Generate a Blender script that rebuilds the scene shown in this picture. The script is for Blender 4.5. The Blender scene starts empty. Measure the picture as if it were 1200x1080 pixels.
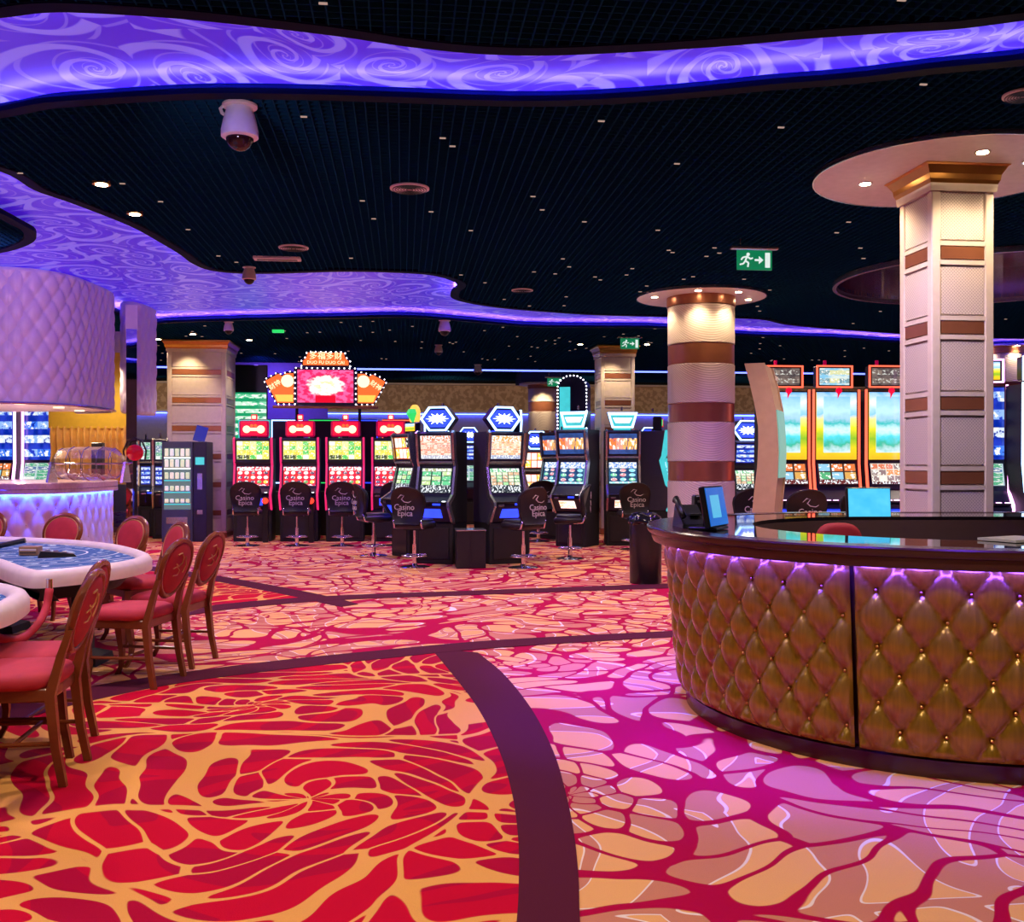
import bpy, math, random
from math import sin, cos, pi, radians as R, sqrt, atan2, floor as mfloor
from mathutils import Vector, Matrix
random.seed(7)
C = bpy.context.scene.collection
YAW = R(6.2); F = 1180.0; CAMH = 1.5; CEIL = 3.87
def W(lat, D, z=0.0):
    return Vector((lat*cos(YAW)+D*sin(YAW), -lat*sin(YAW)+D*cos(YAW), z))
def PX(x, y, D):            # point seen at photo pixel x,y at distance D
    return W((x-600)/F*D, D, CAMH+(540-y)/F*D)
def ON(x, y, z=0.0):        # point seen at pixel on the horizontal plane z
    return PX(x, y, (CAMH-z)*F/(y-540))
def AT(x, D, z=0.0):
    return W((x-600)/F*D, D, z)
# ---------------------------------------------------------------- materials
class NT:
    def __init__(s, name):
        s.m = bpy.data.materials.new(name); s.m.use_nodes = True
        s.t = s.m.node_tree; s.t.nodes.clear()
        s.out = s.t.nodes.new('ShaderNodeOutputMaterial')
    def n(s, ty, **k):
        o = s.t.nodes.new(ty)
        for a, v in k.items(): setattr(o, a, v)
        return o
    def l(s, a, b): s.t.links.new(a, b)
    def put(s, sock, v):
        if v is None: return
        if hasattr(v, 'links'): s.l(v, sock)
        elif isinstance(v, (tuple, list)) and len(v) == 3 and sock.type == 'RGBA': sock.default_value = (*v, 1)
        else: sock.default_value = v
    def M(s, op, a, b=None, c=None, clamp=False):
        o = s.n('ShaderNodeMath', operation=op, use_clamp=clamp)
        for i, v in enumerate((a, b, c)): s.put(o.inputs[i], v)
        return o.outputs[0]
    def V(s, op, a, b=None, sc=None):
        o = s.n('ShaderNodeVectorMath', operation=op)
        s.put(o.inputs[0], a); s.put(o.inputs[1], b)
        if sc is not None: s.put(o.inputs['Scale'], sc)
        return o.outputs['Value'] if op in ('LENGTH', 'DOT_PRODUCT', 'DISTANCE') else o.outputs[0]
    def mix(s, f, a, b):
        o = s.n('ShaderNodeMix', data_type='RGBA')
        s.put(o.inputs[0], f); s.put(o.inputs[6], a); s.put(o.inputs[7], b)
        return o.outputs[2]
    def step(s, v, lo, hi):
        o = s.n('ShaderNodeMapRange', interpolation_type='SMOOTHSTEP')
        s.put(o.inputs[0], v); o.inputs[1].default_value = lo; o.inputs[2].default_value = hi
        return o.outputs[0]
    def sep(s, v):
        o = s.n('ShaderNodeSeparateXYZ'); s.put(o.inputs[0], v); return o.outputs
    def comb(s, x=0.0, y=0.0, z=0.0):
        o = s.n('ShaderNodeCombineXYZ')
        for i, v in enumerate((x, y, z)): s.put(o.inputs[i], v)
        return o.outputs[0]
    def noise(s, v, scale, detail=2, w=None, color=False):
        o = s.n('ShaderNodeTexNoise'); s.put(o.inputs['Vector'], v); o.inputs['Scale'].default_value = scale
        o.inputs['Detail'].default_value = detail
        return o.outputs['Color' if color else 'Fac']
    def obj(s): return s.n('ShaderNodeTexCoord').outputs['Object']
    def uv(s): return s.n('ShaderNodeTexCoord').outputs['UV']
    def bsdf(s, col=(.8,.8,.8), rough=.5, metal=0., emit=None, es=0., alpha=None, trans=None, normal=None, spec=None, coat=None):
        b = s.n('ShaderNodeBsdfPrincipled')
        s.put(b.inputs['Base Color'], col); s.put(b.inputs['Roughness'], rough); s.put(b.inputs['Metallic'], metal)
        if emit is not None: s.put(b.inputs['Emission Color'], emit); s.put(b.inputs['Emission Strength'], es)
        if trans is not None: s.put(b.inputs['Transmission Weight'], trans)
        if alpha is not None: s.put(b.inputs['Alpha'], alpha)
        if spec is not None: s.put(b.inputs['Specular IOR Level'], spec)
        if coat is not None: s.put(b.inputs['Coat Weight'], coat)
        if normal is not None: s.l(normal, b.inputs['Normal'])
        s.l(b.outputs[0], s.out.inputs[0]); return b
    def bump(s, h, st=.3, dist=.01):
        o = s.n('ShaderNodeBump'); o.inputs['Strength'].default_value = st; o.inputs['Distance'].default_value = dist
        s.put(o.inputs['Height'], h); return o.outputs[0]
def mat(name, col, rough=.5, metal=0., var=.12, vs=14, bump=0., **k):
    t = NT(name); nz = t.noise(t.obj(), vs, 3)
    c = t.mix(nz, tuple(max(0, x*(1-var)) for x in col), tuple(min(1, x*(1+var)) for x in col))
    nrm = t.bump(t.noise(t.obj(), vs*12, 2), bump, .004) if bump else None
    t.bsdf(c, rough, metal, normal=nrm, **k); return t.m
def glow(name, col, st, var=.0, light=True):
    t = NT(name)
    c = t.mix(t.noise(t.obj(), 9, 2), tuple(x*(1-var) for x in col), col)
    t.bsdf((.02,.02,.02), .4, 0, emit=c, es=st)
    if not light: t.m.cycles.emission_sampling = 'NONE'
    return t.m
# ---------------------------------------------------------------- mesh builder
class MB:
    def __init__(s): s.v = []; s.f = []; s.uvs = {}; s.mi = []; s.T = None
    def add(s, vs, fs, uvs=None):
        b = len(s.v)
        for p in vs:
            p = Vector(p)
            if s.T: p = s.T @ p
            s.v.append(p)
        for i, f in enumerate(fs):
            if uvs: s.uvs[len(s.f)] = uvs[i]
            s.f.append([q+b for q in f])
        return s
    def tr(s, loc=(0,0,0), rx=0, ry=0, rz=0, sc=None):
        s.T = Matrix.Translation(loc) @ Matrix.Rotation(rz, 4, 'Z') @ Matrix.Rotation(ry, 4, 'Y') @ Matrix.Rotation(rx, 4, 'X')
        if sc: s.T = s.T @ Matrix.Diagonal((*sc, 1))
        return s
    def box(s, c, d, b=0):
        x, y, z = c; X, Y, Z = d[0]/2, d[1]/2, d[2]/2
        if not b:
            vs = [(x+i*X, y+j*Y, z+k*Z) for i in (-1,1) for j in (-1,1) for k in (-1,1)]
            return s.add(vs, [(0,1,3,2),(4,6,7,5),(0,4,5,1),(2,3,7,6),(0,2,6,4),(1,5,7,3)])
        b = min(b, X*.49, Y*.49, Z*.49)
        L = [(b, -Z), (0, -Z+b), (0, Z-b), (b, Z)]; vs = []; 
        for ins, zz in L:
            xx, yy = X-ins, Y-ins; q = b
            vs += [(x-xx, y-yy+q, z+zz), (x-xx+q, y-yy, z+zz), (x+xx-q, y-yy, z+zz), (x+xx, y-yy+q, z+zz),
                   (x+xx, y+yy-q, z+zz), (x+xx-q, y+yy, z+zz), (x-xx+q, y+yy, z+zz), (x-xx, y+yy-q, z+zz)]
        fs = [tuple(range(7, -1, -1)), tuple(range(24, 32))]
        for r in range(3):
            for i in range(8): j = (i+1) % 8; fs.append((r*8+i, r*8+j, r*8+8+j, r*8+8+i))
        return s.add(vs, fs)
    def loft(s, rings, close=True, cap=True):
        n = len(rings[0]); vs = [p for r in rings for p in r]; fs = []
        for k in range(len(rings)-1):
            for i in range(n if close else n-1):
                j = (i+1) % n; fs.append((k*n+i, k*n+j, k*n+n+j, k*n+n+i))
        if cap and close: fs.append(tuple(range(n-1, -1, -1))); fs.append(tuple(range((len(rings)-1)*n, len(rings)*n)))
        return s.add(vs, fs)
    def prism(s, poly, z0, z1):
        return s.loft([[(p[0], p[1], z0) for p in poly], [(p[0], p[1], z1) for p in poly]])
    def ext(s, poly, a0, a1, axis='x'):      # poly in the other two axes
        if axis == 'x': g = lambda p, a: (a, p[0], p[1])
        else: g = lambda p, a: (p[0], a, p[1])
        return s.loft([[g(p, a0) for p in poly], [g(p, a1) for p in poly]])
    def lathe(s, prof, n=24, c=(0,0,0), cap=True, a0=0, a1=2*pi):
        full = abs(a1-a0-2*pi) < 1e-6; m = n if full else n+1
        rings = [[(c[0]+r*cos(a0+(a1-a0)*i/n), c[1]+r*sin(a0+(a1-a0)*i/n), c[2]+z) for i in range(m)] for r, z in prof]
        return s.loft(rings, close=full, cap=cap)
    def cyl(s, c, r, h, n=20): return s.lathe([(r, 0), (r, h)], n, c)
    def tube(s, pts, r, n=8, cap=True):
        pts = [Vector(p) for p in pts]; rings = []; rr = r if isinstance(r, (list, tuple)) else [r]*len(pts)
        up = None
        for i, p in enumerate(pts):
            d = (pts[min(i+1, len(pts)-1)]-pts[max(i-1, 0)]).normalized()
            if up is None: up = Vector((0,0,1)) if abs(d.z) < .9 else Vector((1,0,0))
            a = d.cross(up).normalized(); b = a.cross(d).normalized(); up = b
            rings.append([tuple(p+a*rr[i]*cos(2*pi*k/n)+b*rr[i]*sin(2*pi*k/n)) for k in range(n)])
        return s.loft(rings, cap=cap)
    def strut(s, pts, w, h):                 # rectangular section sweep, w/h lists or values
        pts = [Vector(p) for p in pts]; rings = []
        W_ = w if isinstance(w, (list, tuple)) else [w]*len(pts); H_ = h if isinstance(h, (list, tuple)) else [h]*len(pts)
        for i, p in enumerate(pts):
            a, b = W_[i]/2, H_[i]/2
            rings.append([(p.x-a, p.y-b, p.z), (p.x+a, p.y-b, p.z), (p.x+a, p.y+b, p.z), (p.x-a, p.y+b, p.z)])
        return s.loft(rings)
    def sph(s, c, r, n=16, m=8, sc=(1,1,1), t0=0, t1=pi):
        rings = []
        for k in range(m+1):
            t = t0+(t1-t0)*k/m; q = max(sin(t), 1e-4)
            rings.append([(c[0]+r*sc[0]*q*cos(2*pi*i/n), c[1]+r*sc[1]*q*sin(2*pi*i/n), c[2]-r*sc[2]*cos(t)) for i in range(n)])
        return s.loft(rings)
    def panel(s, c, w, h, d=.01, tilt=0, ax=None):   # upright screen facing -Y with UVs, box body
        x, y, z = c; X, Z = w/2, h/2; ct, st = cos(tilt), sin(tilt)
        def g(u, v, q): return (x+u, y+q*ct+v*st, z+v*ct-q*st)
        vs = [g(-X,-Z,0), g(X,-Z,0), g(X,Z,0), g(-X,Z,0), g(-X,-Z,d), g(X,-Z,d), g(X,Z,d), g(-X,Z,d)]
        u4 = [(0,0),(1,0),(1,1),(0,1)]; z4 = [(0,0)]*4
        return s.add(vs, [(0,1,2,3),(4,7,6,5),(0,4,5,1),(3,2,6,7),(0,3,7,4),(1,5,6,2)], [u4, z4, z4, z4, z4, z4])
    def build(s, name, m, parent=None, smooth=False, auto=False):
        me = bpy.data.meshes.new(name); me.from_pydata([tuple(p) for p in s.v], [], s.f)
        if s.uvs:
            ul = me.uv_layers.new(name='UVMap')
            for p in me.polygons:
                u = s.uvs.get(p.index)
                for k, li in enumerate(p.loop_indices): ul.data[li].uv = u[k] if u else (0, 0)
        if m: me.materials.append(m)
        if smooth:
            me.polygons.foreach_set('use_smooth', [True]*len(me.polygons))
            if auto: me.set_sharp_from_angle(angle=R(auto if auto is not True else 35))
        me.update()
        o = bpy.data.objects.new(name, me); C.objects.link(o)
        if parent: o.parent = parent
        return o
def thing(name, label, cat, loc=(0,0,0), rz=0, group=None):
    o = bpy.data.objects.new(name, None); C.objects.link(o); o.empty_display_size = .1
    o.location = loc; o.rotation_euler = (0,0,rz); o['label'] = label; o['category'] = cat
    if group: o['group'] = group
    return o
def tag(o, label, cat, group=None, kind=None):
    o['label'] = label; o['category'] = cat
    if group: o['group'] = group
    if kind: o['kind'] = kind
    return o
def struct(o): o['kind'] = 'structure'; return o
KIDS = {}
def tree(o, loc=None, rz=None, label=None, group=None, parent=None):
    c = o.copy(); C.objects.link(c)
    if parent: c.parent = parent
    if loc is not None: c.location = loc
    if rz is not None: c.rotation_euler = (0,0,rz)
    if label: c['label'] = label
    if group: c['group'] = group
    for ch in [q for q in CH(o)]: tree(ch, parent=c)
    return c
def CH(o): return [q for q in o.children]
def text(body, size, m, parent, loc, rot=(pi/2,0,0), name='lettering', ext=.002, align='CENTER', sx=1, res=2):
    cu = bpy.data.curves.new(name, 'FONT'); cu.body = body; cu.size = size; cu.align_x = align; cu.align_y = 'CENTER'
    cu.extrude = ext; cu.resolution_u = res
    to = bpy.data.objects.new(name+'_src', cu)
    me = bpy.data.meshes.new_from_object(to); bpy.data.objects.remove(to)
    me.materials.clear(); me.materials.append(m)
    o = bpy.data.objects.new(name, me); C.objects.link(o); o.parent = parent; o.location = loc; o.rotation_euler = rot; o.scale = (sx,1,1)
    return o
# shared materials
m_black = mat('black_plastic', (.012,.012,.014), .3)
m_blackmatt = mat('matt_black', (.01,.01,.012), .6)
m_dark = mat('charcoal_metal', (.035,.035,.04), .35, .5)
m_chrome = mat('chrome', (.8,.8,.85), .08, 1.)
m_silver = mat('silver_trim', (.55,.55,.6), .25, .9)
m_white = mat('white_paint', (.8,.77,.76), .45)
m_leather = mat('black_leather', (.015,.014,.017), .35, bump=.25)
m_logo = mat('pale_embroidery', (.6,.55,.58), .6)
# ---------------------------------------------------------------- carpet
def swirl(t, P, s1, ku, kv, seed, spin=1.0, warp=.32):
    wv = t.noise(t.V('ADD', P, (seed, seed*1.7, 0)), .5, 1, color=True)
    wf = t.noise(t.V('ADD', P, (seed*2, seed*.7, 0)), 1.7, 1, color=True)
    Pw = t.V('ADD', P, t.V('SCALE', t.V('SUBTRACT', wv, (.5,.5,.5)), sc=1.5))
    Pw = t.V('ADD', Pw, t.V('SCALE', t.V('SUBTRACT', wf, (.5,.5,.5)), sc=warp))
    Pw = t.V('MULTIPLY', Pw, (1,1,0))
    v = t.n('ShaderNodeTexVoronoi', voronoi_dimensions='2D'); v.inputs['Scale'].default_value = s1; v.inputs['Randomness'].default_value = .8
    t.l(Pw, v.inputs['Vector'])
    L = t.sep(t.V('SUBTRACT', Pw, v.outputs['Position']))
    r = t.M('SQRT', t.M('ADD', t.M('MULTIPLY', L[0], L[0]), t.M('MULTIPLY', L[1], L[1])))
    rr = t.M('POWER', r, .85)
    ph = t.M('ADD', t.M('ARCTAN2', L[1], L[0]), t.M('MULTIPLY', r, spin))
    sh = t.M('ADD', t.M('MULTIPLY', rr, ku), t.M('MULTIPLY', ph, .35))
    q = t.comb(sh, t.M('MULTIPLY', ph, kv), 0.0)
    q = t.V('ADD', q, t.V('SCALE', v.outputs['Color'], sc=9.0))
    a = t.n('ShaderNodeTexVoronoi', voronoi_dimensions='2D', feature='F1'); b = t.n('ShaderNodeTexVoronoi', voronoi_dimensions='2D', feature='DISTANCE_TO_EDGE')
    for k in (a, b): k.inputs['Scale'].default_value = 1.; k.inputs['Randomness'].default_value = .62; t.l(q, k.inputs['Vector'])
    e = t.M('SMOOTH_MIN', b.outputs['Distance'], t.M('MULTIPLY', t.M('SUBTRACT', .60, a.outputs['Distance']), .9), .2)
    seam = t.M('MULTIPLY', t.M('SUBTRACT', pi, t.M('ABSOLUTE', t.M('ARCTAN2', L[1], L[0]))), t.M('MULTIPLY', r, 1.6))
    d = t.n('ShaderNodeTexVoronoi', voronoi_dimensions='2D', feature='DISTANCE_TO_EDGE'); d.inputs['Scale'].default_value = s1; d.inputs['Randomness'].default_value = .8
    t.l(Pw, d.inputs['Vector'])
    e = t.M('SMOOTH_MIN', e, t.M('MULTIPLY', d.outputs['Distance'], 5.0), .1)
    return t.M('SMOOTH_MIN', e, seam, .1), a.outputs['Color']
def pile(t, P, c):
    fine = t.noise(P, 260, 2); c = t.mix(t.M('MULTIPLY', fine, .35), c, t.V('SCALE', c, sc=.55))
    return c, t.bump(fine, .5, .004)
def carpet_red():
    t = NT('carpet_red_on_gold'); P = t.obj()
    e, col = swirl(t, P, .52, 4.7, 1.75, 3.1)
    e2, _ = swirl(t, t.V('ADD', P, (5.3,2.1,0)), .5, 2.5, .8, 8.2)
    red = t.mix(t.step(e2, .11, .12), (.62,.0,.028), (.46,.0,.035))
    c = t.mix(t.step(e, .03, .045), (.88,.42,.10), red)
    c, nb = pile(t, P, c); t.bsdf(c, .9, normal=nb, spec=.1); return t.m
def carpet_gold():
    t = NT('carpet_gold_on_red'); P = t.obj()
    e, col = swirl(t, P, .5, 4.3, 1.55, 11.7, -1.0)
    e2, _ = swirl(t, t.V('ADD', P, (2.3,7.1,0)), .5, 2.6, .8, 5.2)
    g = t.mix(t.step(e2, .09, .10), (.66,.25,.15), (.92,.47,.17))
    g = t.mix(t.M('MULTIPLY', t.step(e2, .075, .08), t.M('SUBTRACT', 1.0, t.step(e2, .093, .10))), g, (.95,.80,.72))
    c = t.mix(t.step(e, .04, .055), (.48,.0,.055), g)
    c, nb = pile(t, P, c); t.bsdf(c, .9, normal=nb, spec=.1); return t.m
def carpet_plain():
    t = NT('carpet_plum_border'); P = t.obj(); c, nb = pile(t, P, (.10,.012,.03)); t.bsdf(c, .9, normal=nb, spec=.1); return t.m
mc_red, mc_gold, mc_plum = carpet_red(), carpet_gold(), carpet_plain()
XL, XR, YB, YF = -13, 15, -3, 31
struct(MB().box(((XL+XR)/2, (YB+YF)/2, -.05), (XR-XL, YF-YB, .1)).build('floor', mc_gold))
def smooth_line(pts, k=6):      # Catmull-Rom
    out = []; p = [Vector(q) for q in pts]; p = [p[0]*2-p[1]]+p+[p[-1]*2-p[-2]]
    for i in range(1, len(p)-2):
        for j in range(k):
            t = j/k; a, b, c, d = p[i-1], p[i], p[i+1], p[i+2]
            out.append(.5*((2*b)+(c-a)*t+(2*a-5*b+4*c-d)*t*t+(3*b-3*c+d-a)*t**3))
    out.append(p[-2]); return out
def flat_piece(name, pts, z0, z1, m):
    from mathutils.geometry import tessellate_polygon
    tri = tessellate_polygon([[Vector((p.x, p.y, 0)) for p in pts]]); n = len(pts)
    mb = MB(); vs = [(p.x, p.y, z1) for p in pts]+[(p.x, p.y, z0) for p in pts]
    fs = []
    for a, b, c in tri:
        nz = (pts[b].xy-pts[a].xy).cross(pts[c].xy-pts[a].xy)
        if nz < 0: b, c = c, b
        fs.append((a, b, c)); fs.append((a+n, c+n, b+n))
    for i in range(n): j = (i+1) % n; fs.append((i, i+n, j+n, j))
    mb.add(vs, fs); return mb.build(name, m)
stripe_v = [(505,760,560,765),(530,790,590,790),(560,830,622,830),(585,880,648,880),(600,930,663,930),(607,980,673,980),(608,1030,678,1030),(605,1085,680,1085),(590,1200,690,1200)]
Lp = [ON(a,b) for a,b,_,_ in stripe_v]; Rp = [ON(c,d) for _,_,c,d in stripe_v]
def band(name, up, lo, k=6, z1=.006):
    U = smooth_line([ON(*p) for p in up], k); L = smooth_line([ON(*p) for p in lo], k)
    return struct(flat_piece(name, U+L[::-1], 0, z1, mc_plum))
hu = [(-300,868),(-100,846),(0,828),(100,806),(210,789),(330,774),(450,762),(560,752),(660,746),(780,740),(960,731),(1200,722)]
hl = [(-300,900),(-100,872),(0,850),(100,823),(210,801),(330,785),(450,772),(560,761),(660,754),(780,747),(960,738),(1200,729)]
band('trim_1', hu, hl)
U = smooth_line(Lp, 6); L_ = smooth_line(Rp, 6)
struct(flat_piece('trim_2', U+L_[::-1], 0, .005, mc_plum))
redpoly = smooth_line([ON(*p) for p in [(-300,880),(-100,858),(0,838),(100,814),(210,795),(330,779),(450,767),(530,762)]], 4)+smooth_line([ON((a+c)/2,(b+d)/2) for a,b,c,d in stripe_v[1:]], 4)+[ON(-700,1200)]
struct(flat_piece('trim_3', redpoly, 0, .003, mc_red))
band('trim_4', [(150,730),(240,711),(330,702),(420,697),(560,692),(700,687),(790,684),(950,680)], [(150,738),(240,718),(330,708),(420,702),(560,697),(700,692),(790,689),(950,684)])
band('trim_5', [(180,664),(250,674),(330,688),(390,700),(420,708)], [(170,668),(240,679),(320,694),(375,706),(400,711)], z1=.0045)
struct(flat_piece('trim_6', [ON(*p) for p in [(150,735),(240,715),(330,705),(400,706),(320,691),(245,676),(175,665),(60,655),(-60,700)]], 0, .003, mc_red))
# ---------------------------------------------------------------- ceiling
def cp(x, y): return PX(x, y, (CEIL-CAMH)*F/(540-y))
rib1_up = [(-500,60),(-250,40),(-100,28),(0,20),(50,14),(100,14),(200,20),(300,30),(400,42),(480,54),(560,62),(640,64),(740,60),(850,53),(950,44),(1050,37),(1120,33),(1200,23),(1300,10),(1500,-25)]
rib1_lo = [(-500,190),(-250,170),(-100,146),(0,129),(40,121),(80,117),(170,111),(250,108),(350,109),(450,112),(600,117),(700,115),(800,108),(900,98),(1000,90),(1100,78),(1200,68),(1300,50),(1500,10)]
rib2_up = [(-500,60+130),(-250,180),(-100,178),(0,200),(40,222),(80,236),(130,255),(160,268),(190,285),(210,297),(225,308),(245,316),(280,320),(330,320),(400,318),(460,319),(505,322),(530,329),(536,335),(529,342),(530,349),(550,355),(590,361),(650,366),(700,369),(780,371),(830,372),(890,374),(920,380),(960,384),(1000,387),(1043,390),(1100,394),(1200,397),(1400,399)]
rib2_lo = [(-500,330),(-250,326),(-60,326),(20,345),(120,360),(170,378),(200,377),(300,374),(400,372),(480,371),(560,377),(620,382),(700,383),(780,384),(862,392),(950,395),(1000,397),(1043,400),(1153,405),(1200,404),(1400,405)]
def poly_of(up, lo): return smooth_line([cp(*p) for p in up], 5)+smooth_line([cp(*p) for p in lo], 5)[::-1]
POLY1 = poly_of(rib1_up, rib1_lo); POLY2 = poly_of(rib2_up, rib2_lo)
ISLE = smooth_line([cp(*p) for p in [(-260,240),(-100,238),(-30,240),(0,249),(25,262),(42,273),(36,285),(0,296),(-60,300),(-260,290),(-300,265)]], 4)
t = NT('swirl_printed_stretch_ceiling'); P = t.obj()
wv = t.noise(P, .6, 1, color=True); Pw = t.V('MULTIPLY', t.V('ADD', P, t.V('SCALE', t.V('SUBTRACT', wv, (.5,.5,.5)), sc=1.2)), (1,1,0))
vv = t.n('ShaderNodeTexVoronoi', voronoi_dimensions='2D'); vv.inputs['Scale'].default_value = 1.6; t.l(Pw, vv.inputs['Vector'])
L = t.sep(t.V('SUBTRACT', Pw, vv.outputs['Position']))
r = t.M('SQRT', t.M('ADD', t.M('MULTIPLY', L[0], L[0]), t.M('MULTIPLY', L[1], L[1]))); th = t.M('ARCTAN2', L[1], L[0])
sp = t.M('SINE', t.M('ADD', t.M('MULTIPLY', t.M('LOGARITHM', t.M('ADD', r, .03), math.e), 7.5), t.M('MULTIPLY', th, 2.0)))
sp2 = t.M('SINE', t.M('ADD', t.M('MULTIPLY', t.M('LOGARITHM', t.M('ADD', r, .03), math.e), 15), t.M('MULTIPLY', th, -1.0)))
ln = t.M('MAXIMUM', t.step(sp, .45, .75), t.M('MULTIPLY', t.step(sp2, .86, .96), .6))
c = t.mix(t.M('MULTIPLY', ln, .6), (.05,.03,.55), (.34,.33,.85)); ec = t.mix(t.M('MULTIPLY', ln, .6), (.065,.010,.72), (.24,.22,1.0)); t.bsdf(c, .35, emit=ec, es=.62)
m_ribbon = t.m
m_grid = mat('black_grid_slats', (.007,.050,.115), .6, 0, spec=.0)
m_void = mat('black_ceiling_void', (.004,.004,.006), .9)
struct(MB().box(((XL+XR)/2, (YB+YF)/2, CEIL+.55), (XR-XL, YF-YB, .1)).build('ceiling', m_void))
# rims and led lines
m_rim = mat('dark_cove_edge', (.0008,.003,.03), .6, spec=.05)
m_led = glow('violet_led_line', (.16,.12,1.0), 90.)
m_ledp = glow('magenta_led_line', (.30,.13,1.0), 90.)
def inset(poly, d):
    n = len(poly); out = []
    area = sum(poly[i].x*poly[(i+1) % n].y-poly[(i+1) % n].x*poly[i].y for i in range(n))
    sgn = 1 if area > 0 else -1
    for i in range(n):
        a, b, c_ = poly[i-1], poly[i], poly[(i+1) % n]
        t1 = (c_-a); t1.z = 0
        if t1.length < 1e-6: t1 = Vector((1,0,0))
        t1.normalize(); nn = Vector((-t1.y, t1.x, 0))*sgn
        out.append(b+nn*d)
    return out
def wallloop(name, poly, z0, z1, m, d=.02):
    q = inset(poly, -d); n = len(poly); mb = MB()
    for i in range(n):
        j = (i+1) % n
        a, b, c_, e = poly[i], poly[j], q[j], q[i]
        mb.add([(a.x,a.y,z0),(b.x,b.y,z0),(c_.x,c_.y,z0),(e.x,e.y,z0),(a.x,a.y,z1),(b.x,b.y,z1),(c_.x,c_.y,z1),(e.x,e.y,z1)], [(0,3,2,1),(4,5,6,7),(0,1,5,4),(2,3,7,6)])
    return struct(mb.build(name, m))
LIP = .11
OUT = []
def ringplate(pl, q, z0, z1, m, nm):
    mb = MB(); n = len(pl)
    for i in range(n):
        j = (i+1) % n; a, b, c_, e = pl[i], pl[j], q[j], q[i]
        mb.add([(a.x,a.y,z0),(b.x,b.y,z0),(c_.x,c_.y,z0),(e.x,e.y,z0),(a.x,a.y,z1),(b.x,b.y,z1),(c_.x,c_.y,z1),(e.x,e.y,z1)], [(0,3,2,1),(4,5,6,7),(0,1,5,4),(2,3,7,6)])
    return struct(mb.build(nm, m))
for k, pl in enumerate((POLY1, POLY2, ISLE)):
    sg = -1 if k < 2 else 1
    q = inset(pl, sg*LIP); OUT.append(q)
    ringplate(pl, q, CEIL-.006, CEIL+.004, m_rim, 'trim_%d' % (20+k))
    ringplate(pl, inset(pl, sg*.01), CEIL, CEIL+.03, m_rim, 'trim_%d' % (30+k))
    ringplate(q, inset(pl, sg*(LIP+.01)), CEIL, CEIL+.11, m_rim, 'trim_%d' % (40+k))
    ring = inset(pl, sg*.06); lp = [(p.x, p.y, CEIL+.016) for p in ring]
    struct(MB().tube(lp+lp[:1], .009, 5, cap=False).build('ceiling', m_led if k != 1 else m_ledp))
    if k < 2: struct(flat_piece('ceiling', q, CEIL+.1, CEIL+.11, m_ribbon))
    else: struct(flat_piece('ceiling', pl, CEIL+.03, CEIL+.04, m_void))
OVAL = [W(6.15, 12.9)+Vector((1.9*cos(2*pi*i/64), 1.9*sin(2*pi*i/64), 0)) for i in range(64)]; OUT.append(OVAL)
# egg-crate grid clipped around the ribbons
def crossings(poly, axis, v):
    out = []; n = len(poly)
    for i in range(n):
        a, b = poly[i], poly[(i+1) % n]
        pa, pb = (a.x, b.x) if axis == 'x' else (a.y, b.y)
        if (pa > v) != (pb > v):
            s = (v-pa)/(pb-pa); out.append((a.y+s*(b.y-a.y)) if axis == 'x' else (a.x+s*(b.x-a.x)))
    return sorted(out)
def free(axis, v, lo, hi):
    ev = []
    for pl in (OUT[0], OUT[1], OUT[3]):
        cr = crossings(pl, axis, v); ev += [(cr[i], cr[i+1]) for i in range(0, len(cr)-1, 2)]
    ev.sort(); segs = []; cur = lo
    for a, b in ev:
        if a > cur: segs.append((cur, min(a, hi)))
        cur = max(cur, b)
    if cur < hi: segs.append((cur, hi))
    cr = crossings(OUT[2], axis, v); segs += [(cr[i], cr[i+1]) for i in range(0, len(cr)-1, 2)]
    return [(a, b) for a, b in segs if b-a > .02]
G = .075; T_ = .009; Hh = .045
gx = MB(); gy = MB()
k = 0; v = -10.0
while v < 12.5:
    for a, b in free('x', v, 0.5, 29.9): gx.box((v, (a+b)/2, CEIL+Hh/2), (T_, b-a, Hh))
    v += G
v = 3.0
while v < 29.5:
    for a, b in free('y', v, -10, 12.5): gy.box(((a+b)/2, v, CEIL+Hh/2+.002), (b-a, T_*.7, Hh-.004))
    v += G if v < 12 else G*2
struct(gx.build('ceiling', m_grid)); struct(gy.build('ceiling', m_grid))
# ---------------------------------------------------------------- walls
t = NT('patterned_beige_wallpaper'); P = t.obj(); nz = t.step(t.noise(P, 9, 4), .46, .56)
c = t.mix(nz, (.42,.27,.15), (.62,.44,.27)); t.bsdf(c, .6); m_paper = t.m
m_wall = mat('mauve_wall_paint', (.30,.27,.36), .7)
m_wall2 = mat('cream_wall_trim', (.6,.52,.45), .6)
struct(MB().box(((XL+XR)/2, YF-.05, 1.5), (XR-XL, .1, 3.0)).build('wall_back', m_wall))
struct(MB().box(((XL+XR)/2, YF-.03, 3.45), (XR-XL, .1, .9)).build('wall_back_upper', m_paper)).name = 'wall_back'
struct(MB().box(((XL+XR)/2, YF-.1, 4.15), (XR-XL, .1, .6)).build('wall_back', m_void))
struct(MB().box(((XL+XR)/2, YF-.14, 3.0), (XR-XL, .22, .07)).build('trim_10', m_wall2))
struct(MB().box(((XL+XR)/2, YF-.2, 3.84), (XR-XL, .3, .05)).build('trim_11', m_wall2))
struct(MB().box(((XL+XR)/2, YF-.16, 2.93), (XR-XL, .03, .02)).build('trim_12', glow('blue_led_line', (.05,.1,1.0), 22.)))
struct(MB().box((XL-.05, (YB+YF)/2, 2.2), (.1, YF-YB, 4.5)).build('wall_left', m_wall))
struct(MB().box((XR+.05, (YB+YF)/2, 2.2), (.1, YF-YB, 4.5)).build('wall_right', m_wall))
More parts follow.
